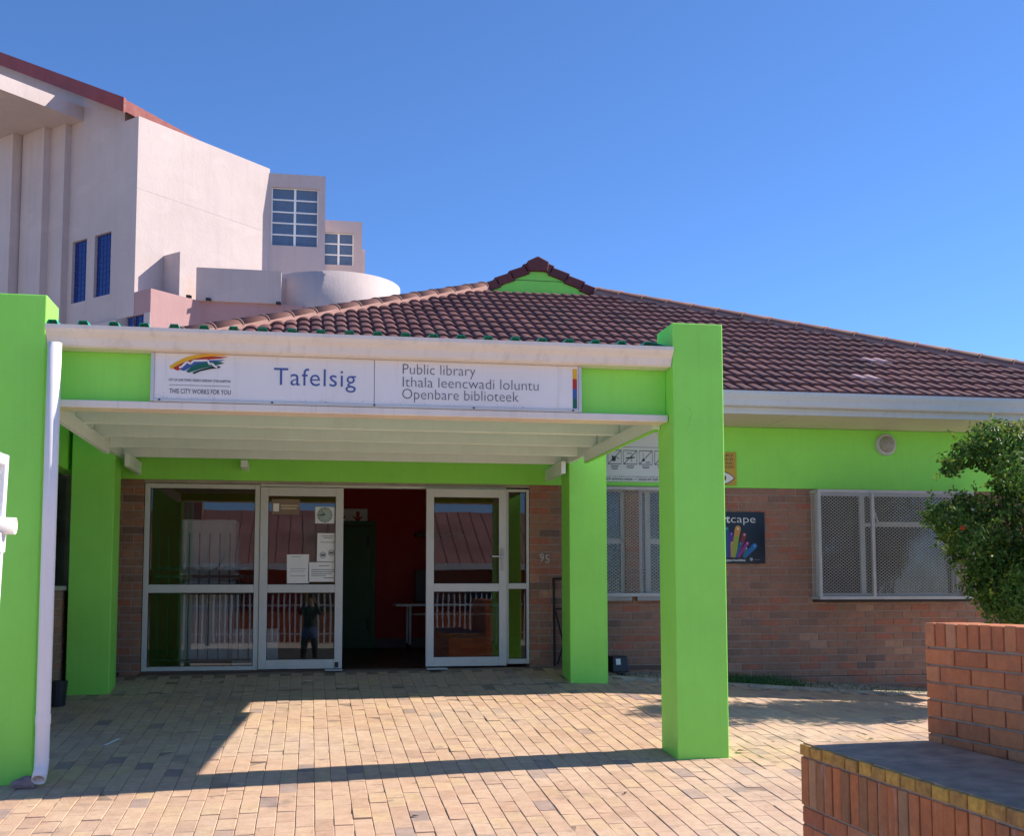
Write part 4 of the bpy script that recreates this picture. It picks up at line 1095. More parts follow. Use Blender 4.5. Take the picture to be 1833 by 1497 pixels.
# ---- small things by the walls
lb = thing('rodent_box', 'black plastic box with pale label at the foot of the brick wall', 'box', (3.30, 12.12, gz(3.3, 12.1) - 0.005), rz=R(12))
MB().prism([(-0.10, -0.10, 0), (0.10, -0.10, 0), (0.09, -0.07, 0.17), (-0.09, -0.07, 0.17)], (0, 0.18, 0)).build('case', M['darkplastic'], lb, bevel=0.012, fixn=True)
MB().box(-0.055, 0.0, -0.100, -0.094, 0.065, 0.13, M=Matrix.Rotation(R(-9), 4, 'X')).build('sticker', M['paper'], lb)
fb = thing('folded_frame', 'black metal folded frame leaning on the brick wall behind the right pillar', 'metal frame', (2.66, WY - 0.06, 0.96))
mb = MB(); mb.bar((-0.03, 0, 0.0), (-0.03, 0.03, 0.96), 0.022); mb.bar((0.35, 0, 0.0), (0.35, 0.03, 0.96), 0.022); mb.bar((-0.03, 0.03, 0.95), (0.35, 0.03, 0.95), 0.022); mb.build('frame', M['black'], fb)
mb = MB(); mb.bar((-0.03, 0.01, 0.62), (0.35, 0.01, 0.62), 0.018); mb.bar((-0.02, -0.01, 0.60), (0.12, -0.01, 0.02), 0.016); mb.bar((0.0, -0.012, 0.02), (0.16, -0.012, 0.55), 0.016); mb.build('brace', M['black'], fb)
jr = thing('black_bucket', 'dark bucket with clear bottle tucked behind the left rear pillar', 'bucket', (-2.12, 11.15, gz(-2.12, 11.15)))
MB().tube([(0, 0, 0), (0, 0, 0.22)], [0.08, 0.10], 18).build('bucket', M['darkplastic'], jr, smooth=False)
jr.location = (-2.18, 11.62, gz(-2.1, 11.6)); jr.location.x = -2.24; jr.location.y = 10.9; jr.location.z = gz(-2.2, 10.9)
rk = thing('stone', 'rough pinkish stone lying at the foot of the front left pillar', 'stone', (-1.80, 7.90, gz(-1.8, 7.9)))
bm = bmesh.new(); bmesh.ops.create_icosphere(bm, subdivisions=3, radius=0.06)
rr = random.Random(5)
for v in bm.verts: v.co = Vector((v.co.x * 1.25, v.co.y * 0.9, v.co.z * 0.75)) * (1 + 0.16 * math.sin(v.co.x * 60 + v.co.y * 45) + rr.uniform(-0.05, 0.05)) + Vector((0, 0, 0.025))
me = bpy.data.meshes.new('stone'); bm.to_mesh(me); bm.free(); me.materials.append(M['rock']); put(bpy.data.objects.new('rock', me), rk)
st = thing_at('paper_scrap', 'thin white strip of paper lying on shaded paving', 'litter', (-1.55, 8.9, 0.6)); a = onZ(188, 1326, 0.66); b = onZ(213, 1317, 0.67)
a.z = gz(a.x, a.y) + 0.006; b.z = gz(b.x, b.y) + 0.008; MB().bar(a, b, 0.025, 0.003).build('strip', M['paper'], st)
# dry leaves on the paving
mb = MB(); rr = random.Random(11)
lv = thing_at('fallen_leaf', 'dry brown leaf on paving right of the front pillar', 'leaf', (3.2, 8.4, 0.62)); c_ = onZ(1325, 1338, 0.62); c_.z = gz(c_.x, c_.y) + 0.012
MB().prism([c_ + Vector((-0.03, 0, 0)), c_ + Vector((0, -0.03, 0.012)), c_ + Vector((0.05, 0.0, 0.0)), c_ + Vector((0, 0.03, 0.008))], (0, 0, 0.002)).build('blade', M['bark'], lv)

for (u, v, lab) in ((392, 1290, 'dry brown leaf on sunlit paving in front of the left glass door'), (1560, 1325, 'dry brown leaf on paving behind the low brick wall'), (1120, 1420, 'dry brown leaf on paving just below the long pillar shadow'), (742, 1462, 'dry brown leaf lowest on the open paving near the camera')):
    q = onZ(u, v, 0.6)
    for _ in range(4): q = onZ(u, v, gz(q.x, q.y))
    o = thing('fallen_leaf', lab, 'leaf', (q.x, q.y, gz(q.x, q.y) + 0.004), 'dry leaves on the paving', random.uniform(0, 6))
    MB().prism([(-0.025, 0, 0), (0, -0.014, 0.010), (0.03, 0.0, 0.002), (0, 0.014, 0.007)], (0, 0, 0.0015)).build('blade', M['bark'], o)
lv['group'] = 'dry leaves on the paving'
# planting strip, kerb and grass along the wall on the right
kb = MB(); x = 3.15
while x < 8.6:
    y = 11.80 - 0.06 * (x - 3.1); y2 = 11.80 - 0.06 * (x + 0.5 - 3.1)
    z = gz(x, y); z2 = gz(x + 0.5, y2)
    kb.prism([(x, y, z - 0.05), (x + 0.492, y2, z2 - 0.05), (x + 0.492, y2, z2 + 0.012), (x, y, z + 0.012)], (0, 0.09, 0)); x += 0.5
k = kb.build('kerb', M['soil'], bevel=0.004, fixn=True); k['kind'] = 'structure'
gr = MB(); rr = random.Random(21)
for i in range(2600):
    x = rr.choice([rr.gauss(4.75, 0.35), rr.uniform(3.2, 7.5)]); y = rr.uniform(11.80, 12.25)
    if x < 3.15: continue
    z = gz(x, y) - 0.035; h = rr.uniform(0.03, 0.10) * (1.0 if 4.0 < x < 5.5 else 0.4); a = rr.uniform(0, 6.28); dx, dy = math.cos(a) * 0.005, math.sin(a) * 0.005
    lx, ly = rr.gauss(0, 0.03), rr.gauss(0, 0.03)
    gr.poly([(x - dx, y - dy, z), (x + dx, y + dy, z), (x + lx, y + ly, z + h)])
go = gr.build('grass', M['grass'], kind='stuff'); tag(go, 'short green grass along the foot of the brick wall', 'grass')

# ================================================================ FOREGROUND BRICK WALLS
pw = thing_at('planter_wall', 'low brick wall with yellow painted brick edge and dark flat top', 'brick wall', (2.4, 4.0, 0.3))
FX = 2.318; PE = 5.20; PS = 1.6; ZTOP = 1.050
MB().box(FX + 0.010, 2.94, PS, PE - 0.01, -0.2, ZTOP - 0.012).build('wall_core', M['mortar'], pw)
MB().box(FX + 0.016, 2.95, PS, PE + 0.002, ZTOP - 0.008, ZTOP + 0.003).build('top_slab', M['slabtop'], pw)
y = PE; rr = random.Random(4)
while y - 0.106 > PS:      # yellow header edge
    T = frame_T((FX - 0.004 + rr.uniform(-0.003, 0.003), y, ZTOP - 0.053), (0, -1, 0), (-1, 0, 0))
    m = MB(); L, H, D = 0.108, 0.053 + rr.uniform(-0.003, 0.003), 0.115
    o = [(0, 0), (L, 0), (L, H), (0, H)]; m.box(0, L, 0, D, 0, H, rr.uniform(0.2, 1.0), T)
    m.build('brick', M['yellowbrick'], pw, bevel=0.006); y -= 0.1175
def course(parent, yend, ystart, z0, L, H, mat, off=0.0, gap=BJ, X=FX, b=0.005):
    y = yend + off
    while y > ystart:
        a = min(y, yend); e = max(y - L, ystart)
        if a - e > 0.03:
            T = frame_T((X + rr.uniform(-0.002, 0.002), a, z0), (0, -1, 0), (-1, 0, 0))
            brick_obj(parent, T, a - e, H, 0.03, mat, rr.random(), b, 0.002)
        y -= L + gap
course(pw, PE, PS, ZTOP - 0.063 - 0.222, 0.073, 0.222, M['soldierbrick'], 0, 0.010)
for r in range(8):
    course(pw, PE, PS, ZTOP - 0.063 - 0.222 - (r + 1) * (BH + BJ), BL, BH, M['redbrick'], (r % 2) * 0.116)
# end face of that wall
mb = MB()
for r in range(12):
    for k in range(3):
        T = frame_T((2.93 - k * 0.204, PE, ZTOP - 0.07 - (r + 1) * 0.083), (-1, 0, 0), (0, 1, 0)); brick_shape(mb, T, 0.194, BH, 0.02, rr.random())
mb.build('end_brickwork', M['redbrick'], pw, kind='stuff')
# upper wall, turned four degrees
uw = thing_at('upper_brick_wall', 'orange brick wall with upright brick top course rising behind the dark ledge', 'brick wall', (3.0, 5.0, 1.0))
aw = R(4.0); ud = Vector((math.sin(aw), -math.cos(aw), 0)); un = Vector((-math.cos(aw), -math.sin(aw), 0))
U0 = Vector((2.952, 5.15, 0)); ULEN = 3.2; UT = 1.622
def UT_(s, z, push=0.0):
    p = U0 + ud * s + un * push; return frame_T((p.x, p.y, z), ud, un)
core = MB(); Tm = UT_(0, 0); core.box(0.01, ULEN, 0.010, 0.21, 0.2, UT - 0.004, M=Tm); core.build('wall_core', M['mortar'], uw)
s = 0.0
while s < ULEN - 0.08:
    m = MB(); T = UT_(s, UT - 0.112 + rr.uniform(-0.002, 0.002), rr.uniform(-0.002, 0.003)); m.box(0, 0.074, 0, 0.222, 0, 0.112, rr.random(), T)
    m.build('brick', M['redbrick'], uw, bevel=0.006); s += 0.0835
for r in range(7):
    z0 = UT - 0.112 - 0.011 - (r + 1) * (BH + BJ) + 0.010
    s = 0.0 if r % 2 == 0 else -0.116
    while s < ULEN:
        a, e = max(0, s), min(ULEN, s + BL)
        if e - a > 0.03: brick_obj(uw, UT_(a, z0, rr.uniform(-0.001, 0.002)), e - a, BH, 0.03, M['redbrick'], rr.random() * 0.8 + 0.1, 0.005, 0.002)
        s += BL + BJ
# end face (towards the library) bricks
mb = MB()
for r in range(18):
    T = frame_T(tuple(U0 + Vector((0.21, 0.006, UT - 0.11 - (r + 1) * 0.083))), (-1, 0, 0), (0, 1, 0)); brick_shape(mb, T, 0.205, BH, 0.02, rr.random())
for r in range(18):
    T = UT_(ULEN + 0.006, UT - 0.11 - (r + 1) * 0.083); T = T @ Matrix.Rotation(R(90), 4, 'Z'); brick_shape(mb, T, 0.205, BH, 0.02, rr.random())
mb.build('end_brickwork', M['redbrick'], uw, kind='stuff')

# ================================================================ SHRUB TREE ON THE RIGHT
tr = thing('shrub_tree', 'glossy dark green shrub tree with sunlit tips beside the caged window', 'tree', (7.2, 10.3, gz(7.2, 10.3)))
rr = random.Random(9); TB = Vector(tr.location)
m = MB(); tz = TB.z
def loc(p): return Vector(p) - TB
m.tube([(0, 0, -0.05), (0.03, 0.02, 0.5), (-0.05, 0.0, 0.95), (0.02, 0.0, 1.5), (0.0, 0.05, 2.1)], [0.075, 0.06, 0.05, 0.04, 0.02], 9)
clumps = [(1765, 785, 36), (1728, 815, 28), (1800, 795, 44), (1822, 845, 40), (1703, 838, 20), (1770, 820, 30), (1795, 868, 26), (1757, 918, 34), (1722, 900, 22), (1695, 930, 30), (1735, 962, 36), (1668, 925, 17), (1790, 945, 44), (1828, 905, 40), (1765, 1010, 36), (1812, 1015, 46), (1712, 985, 22), (1798, 1065, 36), (1748, 1030, 22),
          (1880, 790, 62), (1905, 880, 72), (1900, 980, 72), (1890, 1060, 56), (1960, 850, 76), (1960, 960, 76), (1822, 1092, 24), (1778, 1080, 24), (1840, 1060, 44), (1786, 1040, 42), (1808, 1080, 42), (1758, 1050, 34), (1785, 1075, 36), (1830, 1090, 42), (1800, 1000, 40), (1835, 1030, 40), (1690, 958, 18), (1850, 1000, 52)]
cl = []
for (u, v, r) in clumps:
    for k in range(2):
        yy = 10.3 + rr.gauss(0, 0.28 if r > 30 else 0.12); p = onY(u + rr.gauss(0, 3), v + rr.gauss(0, 3), yy); cl.append((p, r * 0.0055 * (1.0 if k == 0 else 0.8)))
for (p, r) in cl[::3]:
    q = loc(p); m.tube([(0, 0, max(0.3, q.z * 0.45)), tuple(q * 0.55 + Vector((0, 0, 0.1))), tuple(q * 0.8)], [0.026, 0.013, 0.004], 6)
m.build('trunk', M['bark'], tr, smooth=True)
lf = MB(); sd = np.array(sun_dir)
for (p, r) in cl:
    q = loc(p); nl = int(520 * (r / 0.22) ** 2)
    for i in range(nl):
        d = Vector((rr.gauss(0, 1), rr.gauss(0, 1), rr.gauss(0, 1))).normalized()
        rad = r * (0.62 + 0.42 * rr.random() ** 0.7) * (1 + 0.18 * math.sin(d.x * 7 + p.x * 9) * math.sin(d.z * 6 + p.z * 5))
        c = q + d * rad
        nrm = (d + Vector((rr.gauss(0, 0.6), rr.gauss(0, 0.6), rr.gauss(0, 0.6) + 0.35))).normalized()
        t1 = nrm.orthogonal().normalized(); t1 = (Matrix.Rotation(rr.uniform(0, 6.28), 3, nrm) @ t1); t2 = nrm.cross(t1)
        L = rr.uniform(0.020, 0.034); w = L * 0.48
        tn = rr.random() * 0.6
        if d.z > 0.1 and rad > r * 0.88 and rr.random() < 0.45: tn = rr.uniform(0.7, 1.0)  # sunlight painted into the colour: upward outer leaves get the yellow-green tones
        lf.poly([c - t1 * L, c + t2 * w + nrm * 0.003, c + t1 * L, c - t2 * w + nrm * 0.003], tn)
for (p, r) in cl:      # stray shoots breaking the outline
    for k in range(5):
        d = Vector((rr.gauss(0, 1) - 0.2, rr.gauss(0, 1), rr.gauss(0, 0.8) + 0.4)).normalized(); q = loc(p) + d * r * 0.85; L0 = rr.uniform(0.06, 0.17)
        for i in range(int(L0 / 0.011)):
            c = q + d * (i * 0.011) + Vector((rr.gauss(0, 0.006), rr.gauss(0, 0.006), rr.gauss(0, 0.006)))
            t1 = (d * 0.6 + Vector((rr.gauss(0, 1), rr.gauss(0, 1), rr.gauss(0, 1))).normalized()).normalized(); t2 = t1.orthogonal().normalized(); t2 = Matrix.Rotation(rr.uniform(0, 6.28), 3, t1) @ t2
            L = rr.uniform(0.018, 0.030); w = L * 0.45; lf.poly([c, c + t1 * L + t2 * w, c + t1 * 2 * L, c + t1 * L - t2 * w], rr.uniform(0.45, 1.0))
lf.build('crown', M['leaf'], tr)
fl = MB(); c = loc(onY(1724, 945, 9.9))
for k in range(5): fl.box(c.x - 0.018 + 0.012 * math.cos(k), c.x + 0.01 + 0.012 * math.cos(k), c.y - 0.012, c.y + 0.012, c.z - 0.016 + 0.01 * math.sin(k * 2), c.z + 0.012 + 0.01 * math.sin(k * 2))
fl.build('flower', flat('orange_flower', (0.6, 0.08, 0.02), 0.5), tr, bevel=0.006)

# ================================================================ MESH GATE AT THE LEFT EDGE
gt = thing('mesh_gate', 'white steel mesh gate leaf with a round latch tube at the left edge', 'gate', (-1.005, 3.0, 0.16)); gt.rotation_euler = (0, R(1.6), 0)
GW0, GW1, GZ0, GZ1 = -0.75, 0.735, 0.55, 2.045
fr = MB(); t = 0.035
fr.bar((0, GW0, GZ0), (0, GW0, GZ1), t); fr.bar((0, GW1, GZ0), (0, GW1, GZ1), t)
for z in (GZ0 + t / 2, GZ1 - t / 2): fr.bar((0, GW0 + t / 2, z), (0, GW1 - t / 2, z), t - 0.002)
fr.build('gate_frame', M['gatewhite'], gt, bevel=0.003)
expanded_mesh((0, GW0, GZ0), (0, 1, 0), (0, 0, 1), GW1 - GW0, GZ1 - GZ0, 0.085, 0.034, M['gatewhite'], gt, 0.006)
lt = MB(); lt.tube([(-0.06, GW1 - 0.04, 1.822), (0.062, GW1 - 0.04, 1.822)], 0.026, 20, False); lto = lt.build('latch_tube', M['pvc'], gt, smooth=True); q = lto.modifiers.new('wall', 'SOLIDIFY'); q.thickness = 0.004
MB().box(-0.012, 0.03, GW1 - 0.09, GW1 - 0.01, 1.74, 1.80).build('latch_plate', M['gatewhite'], gt, bevel=0.004)
MB().tube([(0, GW0 - 0.08, -0.25), (0, GW0 - 0.08, 2.15)], 0.04, 14).build('gate_post', M['gatewhite'], gt)

# ================================================================ COMMUNITY HALL BEHIND
hall = thing_at('community_hall', 'tall beige rendered hall with red sheet roof and blue glass block windows behind the library', 'hall', (-3, 34, 0.9))
q2 = math.sqrt(0.5)
HC = Vector((-4.779, 32.0, 0)); h1 = Vector((q2, q2, 0)); h2 = Vector((-q2, q2, 0))
def HP(a, b, z): p = HC + h1 * a + h2 * b; return Vector((p.x, p.y, z))
def hbox(name, a0, a1, b0, b1, z0, z1, mat, parent=hall, bevel=0.0):
    Mt = Matrix((h1, h2, Vector((0, 0, 1)))).transposed().to_4x4(); Mt.translation = HC
    return MB().box(a0, a1, b0, b1, z0, z1, M=Mt).build(name, mat, parent, bevel=bevel)
def on_h2(u, v, a):     # point on the plane at distance a along h1 -> (b, z)
    d = ray(u, v); o_ = HC + h1 * a - Vector((0, 0, CAM_H)); tt = (o_.x * h1.x + o_.y * h1.y) / (d.x * h1.x + d.y * h1.y); p = d * tt + Vector((0, 0, CAM_H))
    return ((p - HC).dot(h2), p.z)
RS = 0.489
MB().prism([HP(0, 0.76, 0), HP(0, 0.76, 15.28), HP(0, 8.0, 18.80), HP(0, 15.2, 15.28), HP(0, 15.2, 0)], h1 * 5.0).build('gable_wall', M['beige'], hall, fixn=True)
hbox('parapet_wall', -0.10, 4.765, 0.0, 0.759, 0, 14.93, M['beige'])
hbox('string_joint', -0.104, 4.768, -0.004, 0.0, 12.885, 12.897, M['beige'])
# lower storey with pink side
hbox('lower_wall', -0.09, 3.2, -0.70, -0.001, 0, 9.95, M['pink'])
hbox('lower_front', -0.10, -0.091, -0.70, 12.0, 0, 9.30, M['beige'])
# small side fin
hbox('side_fin', 0.85, 1.05, -0.70, -0.002, 9.951, 11.2, M['beige'])
# roof
def slab(pts, th, mat, name):
    return MB().prism(pts, (0, 0, -th)).build(name, mat, hall, fixn=True)
hr = slab([HP(-0.35, 0.30, 15.40), HP(2.2, 0.12, 14.98), HP(7.5, 8.0, 18.9), HP(-0.35, 8.0, 19.17)], 0.34, M['redroof'], 'roof')
slab([HP(-0.35, 8.0, 19.17), HP(7.5, 8.0, 18.9), HP(5.0, 15.9, 15.3), HP(-0.35, 15.9, 15.3)], 0.34, M['redroof'], 'roof')
for (b0, b1) in ((0.25, 4.05), (4.06, 8.0)):
    za, zb_ = 15.38 + (b0 - 0.3) * RS, 15.38 + (b1 - 0.3) * RS
    MB().prism([HP(-0.42, b0, za - 0.36), HP(-0.42, b1, zb_ - 0.36), HP(-0.42, b1, zb_ + 0.06), HP(-0.42, b0, za + 0.06)], h1 * (0.07 if b0 < 4 else 0.075)).build('barge_board', M['redroof'], hr, fixn=True)
# hood and fins at the far left
hbox('hood', -4.5, -0.001, 2.70, 6.5, 15.48, 15.90, M['beige'])
for k, (a, u) in enumerate(((-0.2, 112), (-0.42, 74), (-0.7, 18))):
    b, z = on_h2(u, 400, a)
    hbox('fin', a, -0.001 - k * 0.002, b, b + 1.1, 0, 15.479 - k * 0.003, M['beige'])
def cut_box(o, a0, a1, b0, b1, z0, z1):
    c = hbox('cutter', a0, a1, b0, b1, z0, z1, M['beige'], None)
    md = o.modifiers.new('opening', 'BOOLEAN'); md.object = c; md.operation = 'DIFFERENCE'; md.solver = 'EXACT'
    dg = bpy.context.evaluated_depsgraph_get(); me = bpy.data.meshes.new_from_object(o.evaluated_get(dg)); o.modifiers.clear(); o.data = me
    cm = c.data; bpy.data.objects.remove(c); bpy.data.meshes.remove(cm)
gw = [o for o in hall.children if o.name.startswith('gable_wall')][0]
lw = [o for o in hall.children if o.name.startswith('lower_front')][0]; lw2 = [o for o in hall.children if o.name.startswith('lower_wall')][0]
cut_box(gw, -0.3, 0.14, 2.37, 3.06, 10.09, 11.92); cut_box(gw, -0.3, 0.14, 1.235, 1.995, 10.11, 11.92)
cut_box(lw, -0.4, 0.03, -0.44, 0.34, 7.8, 9.29); cut_box(lw2, -0.4, 0.03, -0.44, -0.0005, 7.8, 9.29); cut_box([o for o in hall.children if o.name.startswith('parapet_wall')][0], -0.4, 0.03, 0.0, 0.34, 7.8, 9.29)
# blue glass block windows on the shaded wall
def block_window(b0, b1, z0, z1, a=-0.101, wall_mat=None):
    Mt = Matrix((h1, h2, Vector((0, 0, 1)))).transposed().to_4x4(); Mt.translation = HC
    fr = MB(); fr.box(a - 0.02, a + 0.02, b0, b1, z0, z1, M=Mt); o = fr.build('window', M['bluegrout'], hall)
    nb = max(2, round((b1 - b0) / 0.165)); nz = round((z1 - z0) / 0.165); m = MB()
    cw, ch = (b1 - b0) / nb, (z1 - z0) / nz
    for i in range(nb):
        for j in range(nz):
            m.box(a - 0.035, a - 0.018, b0 + i * cw + 0.012, b0 + (i + 1) * cw - 0.012, z0 + j * ch + 0.012, z0 + (j + 1) * ch - 0.012, M=Mt)
    m.build('glass_block', M['blueglass'], o)
block_window(2.37, 3.06, 10.09, 11.92, 0.12)
block_window(1.235, 1.995, 10.11, 11.92, 0.12)
block_window(-0.44, 0.34, 7.8, 9.29, 0.005)
# towers parallel to the library, with windows
def tower(x0, x1, y, depth, z0, z1, wx0, wx1, wz0, wz1, rows, name):
    t = MB()
    t.box(x0, wx0, y, y + depth, z0, z1); t.box(wx1, x1, y, y + depth, z0, z1); t.box(wx0, wx1, y, y + depth, wz1, z1); t.box(wx0, wx1, y, y + depth, z0, wz0)
    o = t.build(name, M['beige'], hall)
    f = MB(); yf = y + 0.10; fw = 0.04
    for x in (wx0 + fw / 2, (wx0 + wx1) / 2, wx1 - fw / 2): f.box(x - fw / 2 - (0.015 if abs(x - (wx0 + wx1) / 2) < 0.01 else 0), x + fw / 2 + (0.015 if abs(x - (wx0 + wx1) / 2) < 0.01 else 0), yf, yf + 0.06, wz0, wz1)
    zs = [wz0] + [wz0 + (wz1 - wz0) * r for r in rows] + [wz1]
    for z in zs: f.box(wx0, wx1, yf + 0.002, yf + 0.058, max(wz0, z - fw / 2), min(wz1, z + fw / 2))
    w = f.build('window', M['white'], hall)
    for k in range(len(zs) - 1):
        for (a, b) in ((wx0, (wx0 + wx1) / 2), ((wx0 + wx1) / 2, wx1)):
            p = MB(); tilt = 0.02 if k in (1, 2) and len(zs) > 4 else 0.0
            p.poly([(a + 0.02, yf + 0.03 - tilt, zs[k] + 0.01), (b - 0.02, yf + 0.03 - tilt, zs[k] + 0.01), (b - 0.02, yf + 0.03, zs[k + 1] - 0.01), (a + 0.02, yf + 0.03, zs[k + 1] - 0.01)])
            p.build('pane', M['hallglass'], w)
    return o
TY = 35.35
tower(-1.62, 0.31, TY, 4.2, 8.5, 14.79, -1.35, 0.10, 12.50, 14.36, (0.20, 0.40, 0.59, 0.80), 'tower')
tower(0.0, 1.63, TY + 4.0, 3.0, 8.5, 14.70, 0.30, 1.34, 13.12, 14.27, (0.33, 0.67), 'tower')
BX('side_pier', 1.631, 1.75, TY + 4.3, TY + 6.8, 8.5, 13.80, M['beige'], hall)
# terrace wall, drum and pink base
ty = 32.55; sc_ = ty / 30.0
BX('terrace_wall', -3.28, -0.93, ty, ty + 0.35, 9.95, 10.90, M['beige'], hall)
BX('terrace_pier', -0.929, -0.44, ty + 0.6, ty + 2.5, 9.95, 10.87, M['beige'], hall)
BX('pink_base', -3.24, -0.3, ty + 0.10, ty + 3.5, 0.0, 9.949, M['pink'], hall)
m = MB(); N = 64; cx_, cyy, rad = 0.62, 34.50, 1.98
for z in (9.70, 10.98):
    for k in range(N): m.v.append((cx_ + rad * math.cos(2 * math.pi * k / N), cyy + rad * math.sin(2 * math.pi * k / N), z))
for k in range(N): m.f.append((k, (k + 1) % N, N + (k + 1) % N, N + k)); m.t.append(0.5)
m.f.append(tuple(N + k for k in range(N))); m.t.append(0.5); m.build('drum', M['beige'], hall, smooth=False).data.polygons.foreach_set('use_smooth', [True] * N + [False])
m = MB(); m.tube([(cx_, cyy, 0), (cx_, cyy, 9.699)], rad + 0.03, 48); m.build('drum_base', M['pink'], hall)
# small security lights
for (u, v) in ((375, 537), (340, 532), (500, 544)):
    p = onY(u, v, ty - 0.02)
    mb = MB(); mb.box(p.x - 0.05, p.x + 0.05, ty - 0.12, ty - 0.001, p.z - 0.03, p.z + 0.03); mb.box(p.x - 0.09, p.x + 0.02, ty - 0.2, ty - 0.1, p.z - 0.05, p.z + 0.02)
    mb.build('security_light', M['black'], hall)

# ================================================================ ACROSS THE STREET (seen only as reflections)
fc = MB()
for y in range(-6, 2):
    fc.poly([(-14, y, gz(0, y) - 0.02), (14, y, gz(0, y) - 0.02), (14, y + 1, gz(0, y + 1) - 0.02), (-14, y + 1, gz(0, y + 1) - 0.02)])
fco = fc.build('bounce_forecourt', M['verge']); fco['kind'] = 'structure'  # unseen pale paving, added to bounce sunlight onto the shaded fronts
road = BX('road', -60, 60, -13.0, -6.0, -0.3, -0.075, M['asphalt']); road['kind'] = 'structure'
rp = BX('roadside_path', -60, 60, -17.0, -13.0, -0.3, -0.06, M['verge']); rp['kind'] = 'structure'
nh = thing('neighbour_house', 'low house with pinkish sheet roof and white fascia across the street', 'house', (0, -24, -0.2))
BX('wall', -12, 10, -4, 4, 0, 3.0, flat('terracotta_wall', (0.30, 0.08, 0.04), 0.8), nh)
MB().prism([(-13, 4.9, 3.0), (-13, 0, 5.35), (-13, -4.9, 3.0)], (24, 0, 0)).build('roof', paint('pink_roof', (0.34, 0.19, 0.18), 0.8, 0.3, 0.5, 0.0, dirt=(0.14, 0.09, 0.085), dirt_amt=0.6), nh, fixn=True)
rb = MB()
for k in range(48): rb.bar((-12.8 + k * 0.5, 4.9, 3.0), (-12.8 + k * 0.5, 0.02, 5.34), 0.03, 0.04)
rb.build('roof_rib', flat('roof_rib_paint', (0.33, 0.18, 0.17), 0.8), nh)
BX('chimney', -5.2, -4.4, 0.3, 1.0, 4.6, 6.1, M['libbrick'], nh)
BX('fascia', -13, 11, 4.9, 5.0, 2.78, 3.02, M['white'], nh)
for x in (-8, -3, 2, 6): BX('window', x, x + 1.5, 4.0, 4.03, 1.2, 2.3, M['blind'], nh)
BX('garden_wall', -14, 12, 5.4, 5.6, 0, 1.2, flat('garden_wall_paint', (0.42, 0.13, 0.06), 0.8), nh)
pf = thing('palisade_fence', 'white palisade fence across the street', 'fence', (0, -16.4, -0.1))
for z in (0.35, 1.35): BX('rail', -12, 10, -0.02, 0.02, z, z + 0.05, M['gatewhite'], pf)
pm = MB(); pm.box(-0.03, 0.03, -0.01, 0.01, 0.05, 1.7); pm.prism([(-0.03, -0.01, 1.7), (0.03, -0.01, 1.7), (0, -0.01, 1.82)], (0, 0.02, 0)); pme = pm.mesh('pale', M['gatewhite'])
for k in range(110):
    o = put(bpy.data.objects.new('pale', pme), pf); o.location = (-11.9 + k * 0.2, 0.03, 0)
bt = thing('bare_tree', 'leafless young tree on the far pavement', 'tree', (-3.4, -15.2, -0.1))
m = MB(); rr = random.Random(2); m.tube([(0, 0, 0), (0.05, 0, 1.5), (0, 0, 2.4)], [0.09, 0.07, 0.05], 8)
for k in range(9):
    a = rr.uniform(0, 6.28); h = rr.uniform(1.7, 2.4); L = rr.uniform(0.7, 1.5); e = Vector((math.cos(a) * L * 0.7, math.sin(a) * L * 0.7, h + L)); s_ = Vector((0.02, 0, h))
    m.tube([s_, s_.lerp(e, 0.5) + Vector((0, 0, -0.1)), e], [0.035, 0.022, 0.006], 5)
m.build('trunk', M['bark'], bt)

# the photographer, mirrored in the door glass
pn = thing('person', 'standing person in dark jacket and trousers raising a phone with both hands', 'person', (0.0, -0.42, gz(0, -0.42)))
J = {'pel': (0, 0, 0.93, 0.135), 'spine': (0, 0.0, 1.12, 0.13), 'chest': (0, -0.01, 1.30, 0.145), 'neckb': (0, -0.01, 1.44, 0.075), 'neck': (0, 0.0, 1.50, 0.055), 'head': (0, 0.02, 1.60, 0.085), 'crown': (0, 0.01, 1.69, 0.078),
     'ls': (0.17, 0, 1.40, 0.062), 'le': (0.21, 0.22, 1.30, 0.045), 'lw': (0.10, 0.36, 1.56, 0.030), 'lh': (0.06, 0.37, 1.64, 0.032),
     'rs': (-0.17, 0, 1.40, 0.062), 're': (-0.21, 0.22, 1.30, 0.045), 'rw': (-0.10, 0.36, 1.56, 0.030), 'rh': (-0.06, 0.37, 1.64, 0.032),
     'lhip': (0.09, 0, 0.86, 0.095), 'lk': (0.11, 0.02, 0.48, 0.062), 'la': (0.13, -0.02, 0.09, 0.045), 'lt': (0.14, 0.13, 0.035, 0.035),
     'rhip': (-0.09, 0, 0.86, 0.095), 'rk': (-0.13, 0.02, 0.48, 0.062), 'ra': (-0.17, -0.02, 0.09, 0.045), 'rt': (-0.19, 0.13, 0.035, 0.035)}
E_ = ['pel spine', 'spine chest', 'chest neckb', 'neckb neck', 'neck head', 'head crown', 'chest ls', 'ls le', 'le lw', 'lw lh', 'chest rs', 'rs re', 're rw', 'rw rh', 'pel lhip', 'lhip lk', 'lk la', 'la lt', 'pel rhip', 'rhip rk', 'rk ra', 'ra rt']
for sgn, nm in ((1, 'l'), (-1, 'r')):
    for i in range(5):
        k1, k2 = f'{nm}f{i}', f'{nm}g{i}'
        b = J[nm + 'h']; J[k1] = (b[0] + sgn * (0.012 - i * 0.0), b[1] + 0.0 + (i - 2) * 0.006, b[2] + 0.02 + 0.012 * i, 0.010); J[k2] = (b[0] - sgn * 0.03, b[1] + (i - 2) * 0.004, b[2] + 0.03 + 0.014 * i, 0.008)
        E_ += [f'{nm}h {k1}', f'{k1} {k2}']
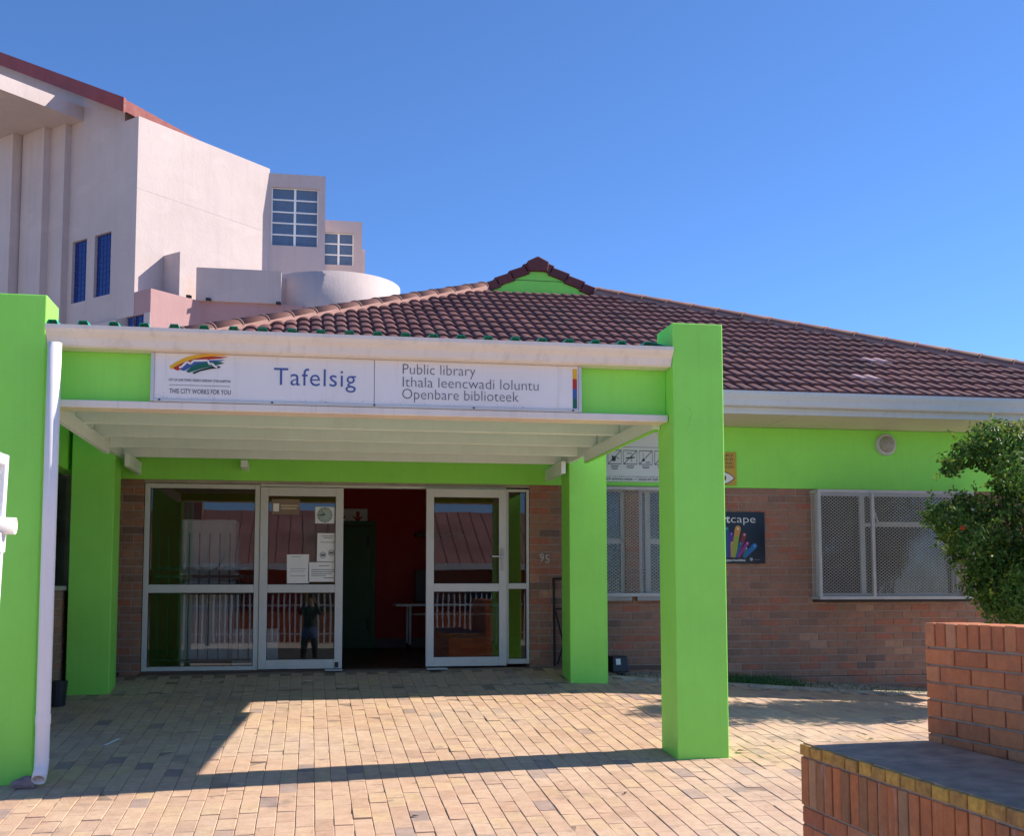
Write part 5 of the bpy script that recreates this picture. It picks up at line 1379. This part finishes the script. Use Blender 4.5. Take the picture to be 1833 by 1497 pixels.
names = list(J); me = bpy.data.meshes.new('body'); me.from_pydata([J[n][:3] for n in names], [tuple(names.index(x) for x in e.split()) for e in E_], [])
body = put(bpy.data.objects.new('body', me), pn)
bmats = [flat('dark_jacket', (0.018, 0.02, 0.028), 0.8), flat('skin', (0.30, 0.17, 0.11), 0.5), flat('trousers', (0.03, 0.028, 0.03), 0.8), flat('blue_cloth', (0.06, 0.09, 0.22), 0.8)]
sk = body.modifiers.new('skin', 'SKIN'); sub = body.modifiers.new('sub', 'SUBSURF'); sub.levels = 1; sub.render_levels = 1
for i, n in enumerate(names):
    v = me.skin_vertices[0].data[i]; v.radius = (J[n][3], J[n][3] * (0.75 if n in ('pel', 'spine', 'chest') else 1.0)); v.use_root = (n == 'pel')
dg = bpy.context.evaluated_depsgraph_get(); bme = bpy.data.meshes.new_from_object(body.evaluated_get(dg)); body.modifiers.clear(); body.data = bme
bme.materials.clear()
for q in bmats: bme.materials.append(q)
for p in bme.polygons:
    c = p.center; p.use_smooth = True
    p.material_index = 1 if (c.z > 1.47 and abs(c.x) < 0.12 and c.y < 0.2) or (c.y > 0.33 and c.z > 1.55) else (2 if c.z < 0.78 else (3 if c.z < 1.02 else 0))
m = MB(); N = 14
for (z, r) in ((1.60, 0.096), (1.66, 0.104), (1.71, 0.092), (1.745, 0.05)):
    for k in range(N): m.v.append((r * 0.92 * math.cos(2 * math.pi * k / N), -0.012 + r * math.sin(2 * math.pi * k / N) - (0.02 if z < 1.65 else 0), z))
for j in range(3):
    for k in range(N): m.f.append((j * N + k, j * N + (k + 1) % N, (j + 1) * N + (k + 1) % N, (j + 1) * N + k)); m.t.append(0.5)
m.f.append(tuple(3 * N + k for k in range(N))); m.t.append(0.5); m.build('hair', flat('dark_hair', (0.012, 0.01, 0.009), 0.6), pn, smooth=True)
m = MB(); m.prism([(-0.012, 0.095, 1.585), (0.012, 0.095, 1.585), (0.0, 0.125, 1.59), (0.0, 0.10, 1.625)], (0, -0.01, 0)); m.build('nose', bmats[1], pn, fixn=True)
for sx in (-0.033, 0.033): MB().tube([(sx, 0.098, 1.622), (sx, 0.106, 1.622)], 0.010, 10).build('eye', M['ink'], pn)
ph = thing('phone', 'black phone held up by the person', 'phone', (0, -0.045, CAM_H - 0.05)); BX('case', -0.075, 0.075, -0.006, 0.003, -0.085, 0.02, M['darkplastic'], ph, bevel=0.003)

# origins of the things modelled in place move to their bases
for (o, base) in REBASE:
    for ch in o.children: ch.matrix_basis = Matrix.Translation(-base) @ ch.matrix_basis
    o.location = base
